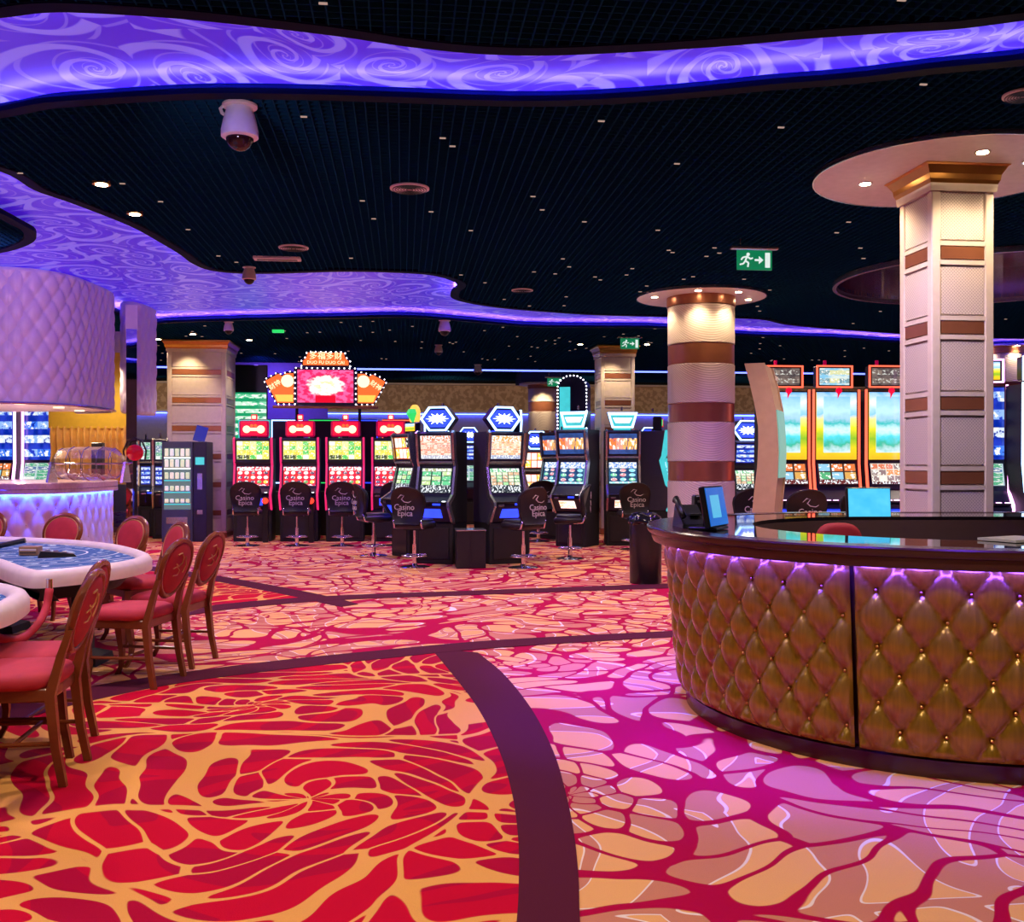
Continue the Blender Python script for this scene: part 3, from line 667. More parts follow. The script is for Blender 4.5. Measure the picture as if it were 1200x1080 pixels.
# ---------------------------------------------------------------- upright slot machine
def hexring(w, h, c): x, z = c; return [(x-w/2, z), (x-w/4, z+h/2), (x+w/4, z+h/2), (x+w/2, z), (x+w/4, z-h/2), (x-w/4, z-h/2)]
def plateXZ(mb, poly, y0, y1): return mb.ext(poly, y0, y1, 'y')
def ringXZ(mb, outer, inner, y0, y1):
    n = len(outer)
    for i in range(n):
        j = (i+1) % n; a, b, c, d = outer[i], outer[j], inner[j], inner[i]
        mb.add([(a[0],y0,a[1]),(b[0],y0,b[1]),(c[0],y0,c[1]),(d[0],y0,d[1]),(a[0],y1,a[1]),(b[0],y1,b[1]),(c[0],y1,c[1]),(d[0],y1,d[1])], [(0,1,2,3),(4,7,6,5),(0,4,5,1),(2,6,7,3)])
def slot(label, loc, rz, w=.60, H=1.93, top=None, main=None, trim=m_silver, side=m_side, topper='hex', group=None, deckglow=g_blue, belly=None, logo=None, rich=True):
    t = thing('slot_machine', label, 'slot machine', loc, rz, group); h = w/2; k = H/1.93
    MB().box((0, .06, .30), (w-.02, .58, .60), .012).build('lower_cabinet', m_blackmatt, t)
    MB().box((0, -.235, .30), (w-.14, .02, .46), .005).build('cabinet_door', m_dark, t)
    prof = [(-.20,.60),(-.24,.62),(-.40,.84),(-.40,.885),(-.20,1.0*k),(-.10,1.42*k),(-.15,1.50*k),(-.20,1.90*k),(-.17,H),(.34,H),(.34,.60)]
    MB().ext(prof, -h+.03, h-.03).build('body', m_navy, t)
    for s_ in (-1, 1):   # side bezels follow the curved front
        pr = [(-.22,.58),(-.27,.62),(-.43,.85),(-.42,.91),(-.245,1.02*k),(-.145,1.42*k),(-.195,1.52*k),(-.245,1.91*k),(-.20,H+.015),(-.16,H+.015),(-.15,1.9*k),(-.09,1.5*k),(-.05,1.42*k),(-.16,1.0*k),(-.34,.87),(-.18,.62),(-.18,.58)]
        MB().ext(pr, s_*(h-.035), s_*h).build('side_bezel', trim, t)
        MB().ext([(-.18,.60),(-.20,.66),(-.35,.86),(-.17,1.0*k),(-.07,1.42*k),(-.10,1.5*k),(-.165,1.9*k),(-.16,H),(.345,H),(.345,.6)], s_*(h-.032), s_*(h-.006)).build('side_panel', side, t)
    tm = math.atan2(.10, .42*k); q = MB()
    MB().panel((0, -.165, 1.215*k), w-.13, .36*k, .012, tm).build('main_screen', main or s_reel_a, t)
    MB().panel((0, -.188, 1.70*k), w-.13, .34*k, .012, -math.atan2(.05,.40*k)).build('top_screen', top or s_pay_a, t)
    if rich:
        MB().box((0, -.185, 1.475*k), (w-.07, .02, .03), .004).build('middle_rail', trim if trim is m_silver else m_black, t)
        d = MB().box((0, -.33, .90), (w-.08, .20, .025), .006).build('button_deck', m_black, t)
        d_b = MB()
        for i in range(5): MB().box((-(w-.2)/2+(w-.2)*i/4, -.37, .916), (.045, .04, .012), .004).build('button', g_white if i == 4 else m_silver, d)
        MB().box((.10, -.40, .875), (.12, .01, .03)).build('lit_button_strip', deckglow, t)
        MB().panel((0, -.335, .74), w-.30, .16, .01, -.62).build('lit_belly_panel', belly or deckglow, t)
        MB().box((-h+.12, -.405, .86), (.09, .03, .035), .004).build('bill_slot', m_silver, t)
        MB().cyl((0, .1, H), .022, .05, 12).build('candle_base', m_chrome, t)
        c = MB().cyl((0, .1, H+.36 if topper else H+.05), .02, .07, 12).build('candle_light', m_silver, t)
    if topper == 'hex':
        z = H+.19; o = hexring(w*.90, .36, (0, z)); i_ = hexring(w*.80, .31, (0, z))
        tp = plateXZ(MB(), hexring(w*.86, .34, (0, z)), -.10, .10).build('topper', m_navy, t)
        mb = MB(); ringXZ(mb, o, i_, -.13, -.10); mb.build('topper_frame', g_neon, tp)
        plateXZ(MB(), hexring(w*.72, .25, (0, z)), -.118, -.10).build('topper_face', g_blue, tp)
        star = MB(); pts = []
        for j in range(24):
            a = 2*pi*j/24; rr = [1, .55][j % 2]*(1 if j % 4 else 1.15); pts.append((w*.27*rr*cos(a), z+.075*rr*sin(a)))
        plateXZ(star, pts, -.13, -.118).build('topper_logo', g_white, tp)
        MB().box((0, .0, H+.02), (.12, .12, .06)).build('topper_stand', m_black, t)
    elif topper == 'red':
        z = H+.175
        tp = MB().box((0, 0, z), (w*.76, .12, .31), .03).build('topper', m_pinkplastic, t)
        fc = MB().box((0, -.065, z), (w*.66, .02, .26), .01).build('topper_face', g_signred, tp)
        mb = MB()
        for x_, r_ in ((-.13,.07), (.13,.075)): mb.tr((x_, -.08, z-.01), pi/2).cyl((0,0,0), r_, .008, 16)
        mb.tr().box((0, -.082, z-.01), (.26, .006, .06)); mb.build('topper_emblem', g_pale, fc)
        mb = MB()
        for x_ in (-.035, .035): mb.tr((x_, -.092, z+.06), pi/2).cyl((0,0,0), .03, .008, 12)
        mb.build('topper_coins', g_signor, fc)
        MB().box((0, 0, z+.22), (.11, .07, .11), .01).build('topper_lantern', g_signred, tp)
        MB().box((0, -.04, z+.22), (.07, .006, .06)).build('lantern_mark', g_pale, tp)
        MB().box((0, .0, H+.01), (.12, .10, .05)).build('topper_stand', m_black, t)
    elif topper == 'crown':
        z = H+.17; o = [(-.27,z+.15),(.27,z+.15),(.19,z-.13),(-.19,z-.13)]; i_ = [(-.22,z+.10),(.22,z+.10),(.155,z-.10),(-.155,z-.10)]
        tp = plateXZ(MB(), o, -.08, .08).build('topper', m_navy, t)
        mb = MB(); ringXZ(mb, o, i_, -.10, -.08); mb.build('topper_frame', g_neon, tp)
        fc = plateXZ(MB(), [(x_*.98, zz) for x_, zz in i_], -.09, -.08).build('topper_face', g_cyan, tp)
        plateXZ(MB(), [(-.17,z+.05),(.17,z+.05),(.12,z-.04),(-.12,z-.04)], -.10, -.09).build('topper_mark', g_white, fc)
        MB().box((0, 0, H+.02), (.3, .12, .05)).build('topper_stand', g_cyan, t)
    elif topper == 'box':
        tp = MB().box((0, 0, H+.14), (.30, .16, .26), .02).build('topper', m_black, t)
        MB().box((-.06, -.085, H+.16), (.1, .01, .12)).build('topper_face', g_green, tp); MB().box((.06, -.085, H+.16), (.1, .01, .16)).build('topper_face', g_signred, tp)
    elif topper == 'gem':
        tp = MB().box((0, 0, H+.10), (.36, .1, .16), .02).build('topper', m_navy, t)
        MB().panel((0, -.06, H+.10), .30, .12, .01).build('topper_face', s_land, tp)
        g = MB().tr((0, 0, H+.30)); g.lathe([(.001,-.14),(.11,.02),(.07,.09),(.001,.09)], 6); g.build('green_gem', g_green, tp)
        g = MB().tr((0, .03, H+.30), pi/2); g.lathe([(.13,-.02),(.16,-.02),(.16,.02),(.13,.02)], 20); g.build('gold_ring', g_gold, tp)
    return t
m_pinkplastic = mat('crimson_plastic', (.45,.01,.06), .25, emit=(.6,.0,.12), es=.35)
bank = [(297,'farthest left, next to the cream column'), (351,'second from the left in the red bank'), (404,'third from the left in the red bank'), (457,'at the right end of the red bank')]
def seatbank(x): return AT(x, 19.0)
for x, wh in bank:
    slot('red reels slot machine with red topper, '+wh, seatbank(x+1), 0, .72, 1.93, s_red_top, s_red_main, g_pink, m_side, 'red', 'four red slot machines under the big sign', g_blue)
# bank extras: red round buttons beside stools
for x in (310, 364):
    p = AT(x, 18.4)
    o = thing('push_button_post', 'red glowing push button in front of the red slot machine, '+('left one' if x < 330 else 'right one'), 'button', p, 0, 'red glowing buttons')
    MB().box((0, .15, .42), (.10, .10, .84), .01).build('post', m_black, o); MB().tr((0, .09, .77), pi/2).cyl((0,0,0), .055, .03, 18).build('button_cap', g_red, o)
# taller backs of the row behind the red bank
for i, x in enumerate((300, 338, 381, 425, 466)):
    t = thing('slot_machine', 'tall dark slot machine seen from behind over the red bank, '+['far left','second from left','middle','second from right','far right'][i], 'slot machine', AT(x, 20.6), pi, 'row of slot machines behind the red bank')
    MB().box((0, 0, .45), (.66, .6, .9), .02).build('lower_cabinet', m_blackmatt, t)
    MB().box((0, .1, 1.62), (.64, .3, 1.46), .03).build('body', m_navy, t)
    MB().panel((0, -.06, 1.7), .56, 1.2, .01).build('main_screen', s_blueart, t)
    mb = MB(); o = [(-.31,1.05),(.31,1.05),(.31,2.33),(-.31,2.33)]; i_ = [(-.29,1.07),(.29,1.07),(.29,2.31),(-.29,2.31)]; ringXZ(mb, o, i_, .25, .265); mb.build('neon_outline', (g_cyan, g_neon, g_green, g_blue, g_or)[i], t)
    MB().box((0, -.2, .92), (.6, .3, .05), .01).build('button_deck', m_black, t)
# centre carousel
slot('black slot machine with peach top screen, left one of the centre pair', AT(516, 14.9), R(-24), .60, 1.93, s_pay_a, s_reel_a, m_silver, m_blackmatt, 'hex', 'centre pair of slot machines')
slot('black slot machine with orange top screen, right one of the centre pair', AT(587, 14.9), R(19), .60, 1.93, s_pay_b, s_reel_b, m_silver, m_side, 'hex', 'centre pair of slot machines')
t = thing('corner_pedestal', 'grey metal corner pedestal standing between the centre pair of slot machines', 'pedestal', AT(551, 14.25), 0)
MB().box((0, 0, .26), (.41, .40, .52), .008).build('cabinet', m_dark, t); MB().box((0, -.205, .25), (.006, .004, .46)).build('seam', m_black, t); MB().box((0, 0, .53), (.42, .42, .02), .004).build('top', m_silver, t)
slot('slot machine with a green gem topper beside the centre pair', AT(484, 15.9), R(-62), .60, 1.93, s_red_small, s_reel_a, m_silver, m_side, 'gem')
slot('slot machine turned right, its oval topper seen edge-on', AT(601, 15.9), R(88), .60, 1.93, s_pay_a, s_reel_b, m_silver, m_side, 'hex')
slot('slot machine turned left, its oval topper seen edge-on', AT(506, 17.3), R(-92), .58, 1.93, s_pay_b, s_reel_b, m_silver, m_side, 'hex')
slot('slot machine with red game screen in the gap right of the centre pair', AT(628, 20.0), R(0), .60, 1.72, s_red_small, s_red_small, m_silver, m_side, 'hex')
# middle right
for i, (x, D) in enumerate([(641, 22.2), (647, 20.9), (654, 19.5)]):
    slot('silver edged slot machine in the receding row, '+['farthest from the blue reels machine','middle of the three slivers','just behind the blue reels machine'][i], AT(x, D), R(-52), .58, 2.05, s_blue_top, s_blue_main, m_silver, m_side, None, 'row of silver edged slot machines')
slot('slot machine with blue reels turned left, crown shaped white topper', AT(675, 17.8), R(-36), .60, 2.05, s_blue_top, s_blue_main, m_silver, m_blackmatt, 'crown', None, g_blue, s_pinkflash)
slot('slot machine with orange logo screen in front of the cream column', AT(729, 18.1), R(-7), .62, 2.05, s_blue_top, s_blue_main, m_silver, m_blackmatt, 'crown', None, g_blue, s_pinkflash)
slot('dark slot machine seen side-on with small black topper left of the round column', AT(771, 18.7), R(70), .60, 2.05, s_blue_top, s_blue_main, g_cyan, m_side, 'box')
# arched tower sign
t = thing('tower_sign', 'tall dark arched sign edged with white bulbs behind the slot machines', 'sign', AT(673, 23.0), R(-20)); t.scale = (1.1,1.1,1.04)
mb = MB(); pr = [(-.30,2.0),(-.30,3.05)]+[(.0+.30*cos(a), 3.05+.25*sin(a)) for a in [pi*(1-i/8) for i in range(9)]][1:]+[(.30,2.0)]
plateXZ(mb, pr, -.25, .25); mb.build('housing', m_navy, t); MB().box((0, .05, 1.0), (.3, .3, 2.0)).build('stand', m_blackmatt, t)
MB().panel((-.15, -.262, 2.55), .22, 1.0, .01).build('lit_panel', g_cyan, t)
bl = [p for p in pr]; P_, _ = resample([(x, 0, z) for x, z in bl], .075)
for p in P_: MB().sph((0,0,0), .016, 8, 4).build('bulb', g_bulb, t).location = (p.x, -.265, p.z)
# portrait machines
def portrait(label, loc, rz, lo, topm, group, neon=g_or, w=.695, z0=0., inner=s_isle, outer=s_land):
    t = thing('slot_machine', label, 'slot machine', loc, rz, group); h = w/2
    MB().box((0, .08, .32), (w-.04, .6, .64), .012).build('lower_cabinet', m_blackmatt, t)
    MB().ext([(-.20,.62),(-.38,.84),(-.38,.89),(-.16,1.10),(-.10,1.46),(-.10,2.50),(.26,2.50),(.30,.62)], -h+.04, h-.04).build('body', m_navy, t)
    for s_ in (-1, 1):
        MB().ext([(-.22,.62),(-.40,.85),(-.39,.92),(-.19,1.12),(-.14,1.46),(-.14,2.52),(-.10,2.52),(-.09,1.46),(-.14,1.1),(-.33,.88),(-.18,.62)], s_*(h-.02), s_*h).build('neon_edge', neon, t)
        MB().ext([(-.19,.62),(-.35,.86),(-.15,1.10),(-.10,1.46),(-.10,2.50),(.27,2.50),(.31,.62)], s_*(h-.04), s_*(h-.015)).build('side_panel', m_blackmatt, t)
    MB().panel((0, -.13, 2.0), w-.10, .96, .02).build('portrait_screen', outer, t)
    if inner: MB().panel((0, -.138, 2.02), w-.30, .80, .006).build('reel_window', inner, t)
    MB().panel((0, -.16, 1.32), w-.13, .30, .012, R(15)).build('lower_screen', lo, t)
    d = MB().box((0, -.31, .93), (w-.1, .2, .03), .006).build('button_deck', m_black, t)
    for i in range(5): MB().box((-.22+.11*i, -.35, .95), (.06,.05,.012), .004).build('button', g_neonp, d)
    MB().panel((0, -.34, .75), w-.2, .16, .01, -.62).build('lit_belly_panel', g_blue, t)
    mb = MB(); o = [(-.27,2.55),(.27,2.55),(.27,2.87),(-.27,2.87)]; i_ = [(-.25,2.57),(.25,2.57),(.25,2.85),(-.25,2.85)]
    tp = MB().box((0, .02, 2.71), (.52, .14, .30), .01).build('topper', m_black, t); ringXZ(mb, o, i_, -.075, -.05); mb.build('topper_frame', neon, tp)
    MB().panel((0, -.06, 2.71), .44, .24, .01).build('topper_screen', topm, tp)
    MB().cyl((-.1, .05, 2.86), .025, .09, 10).build('candle_light', m_pinkplastic, t)
    if neon is g_or:
        mb = MB().tr((.01, -.17, 2.50), pi/2); mb.cyl((0,0,0), .045, .02, 12); mb.add([(-.02,-.02,.01),(.03,-.02,.01),(-.02,-.12,.01)], [(0,1,2)]); mb.build('red_marker', g_signred, t)
    return t
gp = 'portrait slot machines behind the reception desk'
portrait('portrait slot machine partly hidden behind the curved totem', AT(918, 14.5), 0, s_tiles, s_grey, gp)
portrait('portrait slot machine with landscape screen, middle one of the three behind the desk', AT(976, 14.5), 0, s_tiles, s_topart, gp)
portrait('portrait slot machine with letter reels behind the right monitor', AT(1037, 14.5), 0, s_cards, s_grey, gp)
slot('slot machine with white oval topper between round column and curved totem', AT(873, 17.9), R(6), .62, 1.85, s_blueart, s_reel_b, m_blackmatt, m_blackmatt, 'hex')
slot('green lit slot machine just left of the curved totem', AT(889, 18.9), R(-40), .60, 1.80, s_reel_b, s_blueart, g_green, m_blackmatt, None)
portrait('slim slot machine with pink neon edge right of the lattice column', AT(1150, 13.6), R(-14), s_white, s_land, None, g_neonp, .60, inner=None, outer=s_blueart)
portrait('slot machine with pale blue neon edge at the right frame edge', AT(1218, 13.2), R(0), s_tiles, s_grey, None, g_neon, .62, inner=None, outer=s_red_small)
# extra row far back
for i, (x, D, r_) in enumerate([(516, 24, 0), (549, 24, 0), (582, 24, 0), (795, 23, 0), (760, 24, 0)]):
    slot('small distant slot machine near the back wall, '+['left of the centre gap','in the centre gap','right of the centre gap','behind the thick round column','left of the thick round column'][i], AT(x, D), r_, .6, 1.93, s_blueart, s_white, m_silver, m_side, 'hex', 'distant slot machines by the back wall', rich=False)
# ---------------------------------------------------------------- big sign over the red bank
sg = thing('overhead_sign', 'big illuminated sign with pink screen and orange fans above the red slot machines', 'sign', AT(382, 18.9), 0)
k = 18.9/F
def zz(y): return CAMH+(540-y)*k
MB().box((0, 0, zz(453)), (1.16, .22, zz(431)-zz(474.5)), .01).build('screen_housing', m_navy, sg)
t = NT('pink_lotus_screen'); U = t.sep(t.uv()); dx = t.M('ABSOLUTE', t.M('SUBTRACT', U[0], .5)); dy = t.M('ABSOLUTE', t.M('SUBTRACT', U[1], .52))
d = t.M('ADD', t.M('MULTIPLY', t.M('POWER', t.M('MULTIPLY', dx, 2.0), 2.), 1.), t.M('MULTIPLY', t.M('POWER', t.M('MULTIPLY', dy, 2.2), 2.), .8)); nz = t.noise(t.comb(U[0], U[1], 0.), 9, 3); d = t.M('ADD', d, t.M('MULTIPLY', t.M('SUBTRACT', nz, .5), .9))
c = t.mix(t.step(d, .25, .5), (1,.93,.85), t.mix(t.step(nz, .45, .55), (.95,.12,.35), (.8,.02,.12))); c = t.mix(t.M('MULTIPLY', t.step(d, .4, .1), t.step(nz, .55, .6)), c, (.9,.75,.35))
c = t.mix(t.M('MULTIPLY', t.M('LESS_THAN', U[1], .22), t.M('LESS_THAN', dx, .18)), c, (.75,.0,.02))
t.bsdf((.01,.01,.01), .2, emit=c, es=1.25); t.m.cycles.emission_sampling = 'NONE'
MB().panel((0, -.125, zz(453)), 1.03, zz(434)-zz(472), .01).build('pink_screen', t.m, sg)
topp = [(-.42,zz(428)),(.42,zz(428)),(.42,zz(423)),(.36,zz(420)),(.33,zz(413.5)),(-.33,zz(413.5)),(-.36,zz(420)),(-.42,zz(423))]
m1 = MB(); plateXZ(m1, [(x*1.06, z+(.03 if z > zz(425) else -.03)) for x, z in topp], -.02, .10); crest = m1.build('crest', m_navy, sg)
m1 = MB(); plateXZ(m1, topp, -.05, -.02); cf = m1.build('crest_face', g_signor, crest)
text('多福多财', .155, g_pale, cf, (0, -.056, zz(417.6)), ext=.003)
text('DUO FU DUO CAI', .085, g_pale, cf, (0, -.056, zz(425)), ext=.003)
bp = [(-.45,zz(429)),(-.45,zz(422.5)),(-.38,zz(419)),(-.35,zz(412.5)),(.35,zz(412.5)),(.38,zz(419)),(.45,zz(422.5)),(.45,zz(429))]
def bulbs(pts, y, st, parent, r=.014):
    P_, _ = resample([(x, 0, z) for x, z in pts], st)
    for p in P_: MB().sph((0,0,0), r, 6, 4).build('bulb', g_bulb, parent).location = (p.x, y, p.z)
bulbs(bp, -.03, .09, crest); bulbs([(-.56,zz(474)),(-.56,zz(432)),(.56,zz(432)),(.56,zz(474))], -.12, .10, sg)
for s_ in (-1, 1):
    fan = [(s_*.57,zz(474)),(s_*.57,zz(436)),(s_*.72,zz(436)),(s_*.80,zz(440)),(s_*.88,zz(437)),(s_*1.14,zz(446)),(s_*.90,zz(474))]
    m1 = MB(); plateXZ(m1, fan, -.06, .08); fn = m1.build('fan_wing', m_navy, sg)
    def sh(p, f=.90): cx, cz = s_*.78, zz(456); return (cx+(p[0]-cx)*f, cz+(p[1]-cz)*f)
    m1 = MB(); plateXZ(m1, [sh(p) for p in fan], -.08, -.06); m1.build('orange_face', g_signor, fn)
    st = [(s_*.60,zz(471)),(s_*.60,zz(463)),(s_*.93,zz(463)),(s_*.885,zz(471))]
    m1 = MB(); plateXZ(m1, st, -.092, -.08); m1.build('yellow_base', g_gold, fn)
    m1 = MB(); m1.tr((s_*.70, -.09, zz(447)), pi/2).cyl((0,0,0), .115, .01, 20); m1.build('pale_disc', g_pale, fn)
    text('财神', .12, g_pale, fn, (s_*.93, -.085, zz(452)), (pi/2, s_*R(35), 0), ext=.003)
    bulbs(fan+fan[:1], -.065, .10, fn, .012)
MB().box((0, -.02, zz(477)), (1.95, .1, .05), .01).build('rail', m_copper, sg)
for x in (-.6, .6): MB().cyl((x, .62, 0), .03, zz(440), 10).build('post', m_dark, sg); MB().box((x, .35, zz(445)), (.05,.56,.05)).build('bracket', m_dark, sg)
# green info screen left of the bank
o = thing('info_screen', 'green information screen on the wall left of the big sign', 'screen', AT(287, 22.5), 0)
MB().box((0, .05, CAMH+63*22.5/F), (.98, .08, 1.9), .01).build('housing', m_black, o); MB().panel((0, -.01, CAMH+50*22.5/F), .94, 1.15, .02).build('display', s_info, o)
# ---------------------------------------------------------------- stools
def stool(label, loc, rz):
    t = thing('bar_stool', label, 'stool', loc, rz, 'black logo stools at the slot machines')
    MB().lathe([(.215,0),(.215,.012),(.17,.022),(.04,.035),(.035,.06)], 32).build('base', m_chrome, t, True, 40)
    MB().lathe([(.032,.05),(.032,.33),(.02,.33),(.02,.56)], 16).build('pole', m_chrome, t, True, 40)
    fr = MB(); n = 24; fr.tube([(.18*cos(2*pi*i/n), .18*sin(2*pi*i/n), .17) for i in range(n+1)], .011, 8, cap=False)
    for a in (0, pi/2, pi, 1.5*pi): fr.tube([(.03*cos(a), .03*sin(a), .14), (.18*cos(a), .18*sin(a), .17)], .008, 6)
    fr.build('footrest', m_chrome, t, True)
    s_ = MB(); s_.box((0, .02, .60), (.46, .44, .10), .035); s_.box((0, .02, .655), (.40, .38, .05), .024); s_.build('seat', m_leather, t, True, 50)
    MB().box((0, 0, .545), (.24, .24, .03)).build('seat_plate', m_dark, t)
    # shield back, convex to the rear
    out = []
    for i in range(13): a = pi*i/12; out.append((-.265*cos(a), .92+.20*sin(a)**.8+.02))
    out = [(-.19,.62),(-.235,.75)]+out+[(.235,.75),(.19,.62)]
    rings = []
    for yo, f in ((-.285,.93),(-.30,.99),(-.285,1.0),(-.255,1.0),(-.24,.95)):
        rings.append([(x*f, yo+.10*(x/.27)**2-.05*(z-.62), .87+(z-.87)*f) for x, z in out])
    b = MB().loft(rings).build('backrest', m_leather, t, True, 50)
    pp = [(x, -.278+.10*(x/.27)**2-.05*(z-.62), z) for x, z in out]; MB().tube(pp, .009, 6).build('piping', m_dark, b, True)
    for s2 in (-1, 1):
        MB().tube([(s2*.20,-.06,.56),(s2*.215,-.2,.57),(s2*.21,-.235,.68)], .014, 8).build('back_bracket', m_chrome, t, True)
    ry = (pi/2-.05, 0, 0); yb = lambda z: -.303-.05*(z-.62)
    text('Casino', .115, m_logo, b, (0, yb(.86)-.002, .86), ry); text('Epica', .115, m_logo, b, (.01, yb(.775)-.002, .775), ry)
    sw = MB().tube([(-.10,yb(1.0),.985),(-.05,yb(1.),1.03),(.0,yb(1.0),1.02),(-.04,yb(.97),.97),(.0,yb(.94),.935),(.07,yb(.93),.925),(.11,yb(.95),.95)], [.003,.006,.004,.008,.006,.005,.002], 6).build('swoosh_mark', m_logo, b, True)
    return t
st0 = stool('black stool before the leftmost red slot machine, back to the viewer', AT(290, 17.75), 0)
bpy.context.view_layer.update()
for x, D, rz, lb in [(348, 17.75, 0, 'black stool before the second red slot machine from the left'), (401, 17.75, 0, 'black stool before the third red slot machine, half hidden'),
    (464, 17.8, 0, 'black stool before the rightmost red slot machine, mostly hidden'), (438, 15.9, R(-72), 'black stool turned sideways left of the centre pair, seat pointing right'),
    (486, 14.2, R(-28), 'black stool before the left machine of the centre pair'), (613, 14.1, R(34), 'black stool before the right machine of the centre pair, logo towards the viewer'),
    (668, 15.4, R(78), 'black stool seen side-on before the blue reels slot machine'), (741, 17.0, R(0), 'black stool before the slot machine by the cream column'),
    (631, 18.7, R(10), 'black stool deep in the gap right of the centre pair'), (938, 12.9, R(0), 'black stool before the portrait machines, nearest the curved totem'),
    (872, 13.6, R(8), 'black stool between round column and curved totem'), (1000, 12.9, R(0), 'black stool before the portrait machines, beside the right monitor')]:
    tree(st0, AT(x, D), rz, lb)
# ---------------------------------------------------------------- left bar and bulkheads
m_vinyl = mat('white_tufted_vinyl', (.70,.62,.74), .38, var=.06)
m_lilac = mat('lilac_stone_top', (.62,.45,.55), .2, var=.3, vs=30)
m_gold = mat('gold_drape', (.85,.52,.12), .5, var=.2, vs=5); m_goldwall = mat('mustard_wall', (.80,.56,.04), .5); m_mirror = mat('mirror_glass', (.85,.85,.88), .02, 1.)
m_wlight = glow('warm_soffit_glow', (1,.75,.45), 2.2)
def sel(hx, hy, n, a0, a1, k=90):
    out = []
    for i in range(k+1):
        a = R(a0+(a1-a0)*i/k); c_, s_ = cos(a), sin(a)
        out.append(Vector((hx*abs(c_)**(2/n)*(1 if c_ > 0 else -1), hy*abs(s_)**(2/n)*(1 if s_ > 0 else -1), 0)))
    return out
def tuftset(parent, path, z0, z1, seams, sx, st, dep, m, ds=.022, btn=True):
    P, Ln = resample(path, .01); cuts = [0]
    for sp_ in seams: cuts.append(min(range(len(P)), key=lambda i: (P[i]-Vector(sp_)).length))
    cuts.append(len(P)-1); nbt = 0
    for a, b in zip(cuts, cuts[1:]):
        if b-a < 6: continue
        mb, bt = tufted(P[a:b+1][:-1] if b < len(P)-1 else P[a:b+1], z0, z1, sx, st, dep, ds); p = mb.build('tufted_panel', m, parent, True)
        if btn:
            for q in bt:
                if nbt < 95: MB().sph((0,0,0), .012, 8, 4).build('upholstery_button', m, p).location = q; nbt += 1
bh = thing('tufted_bulkhead', 'large curved tufted white bulkhead hanging above the left bar, washed violet', 'bulkhead', W(-7.4,14.0), -YAW)
pth = sel(1.60, 1.35, 3.5, -165, 75)
tuftset(bh, pth, 2.23, CEIL+.09, [(1.20,-1.2,0),(-.2,-1.35,0)], .22, .36, .04, m_vinyl)
cl = sel(1.58, 1.33, 3.5, 0, 360, 80)[:-1]
MB().loft([[(p.x,p.y,2.25) for p in cl],[(p.x,p.y,2.27) for p in cl]]).build('soffit_panel', m_white, bh)
MB().loft([[(p.x,p.y,2.27) for p in cl],[(p.x,p.y,CEIL+.09) for p in cl]]).build('core', m_vinyl, bh)
cs = sel(1.64, 1.39, 3.5, -165, 75); MB().tube([(p.x,p.y,2.235) for p in cs], .018, 6).build('bottom_trim', m_silver, bh)
for x, y in ((1.0,-.9),(.2,-1.0),(1.1,0),(.2,0),(1.0,.9)):
    MB().cyl((x, y, 2.235), .07, .016, 18).build('soffit_lamp', m_wlight, bh)
    lamp('SPOT', W(-7.4+x, 14+y, 2.2), 55, (1,.72,.42), .06, (0,0,0), 120, .8)
br = thing('curved_bar', 'curved bar counter with blue lit tufted front and lilac stone top', 'bar counter', W(-7.4,14.0), -YAW)
tuftset(br, sel(1.58, 1.33, 3.5, -165, 75), .12, 1.10, [(1.18,-1.2,0),(-.2,-1.33,0)], .24, .42, .04, m_vinyl)
MB().loft([[(p.x*.97,p.y*.97,0) for p in cl],[(p.x*.97,p.y*.97,1.11) for p in cl]]).build('carcass', m_blackmatt, br)
MB().loft([[(p.x*1.045,p.y*1.045,1.12) for p in cl],[(p.x*1.06,p.y*1.06,1.14) for p in cl],[(p.x*1.06,p.y*1.06,1.21) for p in cl],[(p.x*1.05,p.y*1.05,1.22) for p in cl]]).build('stone_top', m_lilac, br)
MB().loft([[(p.x*a,p.y*a,z) for p in cl] for a, z in ((1.06,1.13),(1.062,1.075),(1.048,1.075),(1.046,1.13))], cap=False).build('edge_lip', m_lilac, br)
cs = sel(1.635, 1.385, 3.5, -165, 75); MB().tube([(p.x,p.y,1.105) for p in cs], .010, 6).build('led_strip', glow('blue_bar_led', (.015,.05,1.0), 420.), br)
b2 = thing('tufted_bulkhead', 'narrow tufted bulkhead edge hanging right of the mirrored pillar', 'bulkhead', W(-5.93,16.0), -YAW)
tuftset(b2, sel(.15, .5, 2.5, -180, 90), 2.24, CEIL+.09, [], .22, .40, .04, m_vinyl, .025, False); c2 = sel(.14,.48,2.5,0,360,40)[:-1]
MB().loft([[(p.x,p.y,2.24) for p in c2],[(p.x,p.y,CEIL+.09) for p in c2]]).build('core', m_vinyl, b2)
pil = thing('mirrored_pillar', 'slim mirrored pillar between the two tufted bulkheads', 'pillar', AT(154.5, 15.2), R(12))
MB().box((0,0,1.75), (.15,.2,3.5)).build('mirror_facing', m_mirror, pil); MB().box((0,0,3.66), (.17,.22,.36)).build('pillar_head', m_vinyl, pil); MB().box((0,0,.05), (.17,.22,.1)).build('pillar_base', m_black, pil)
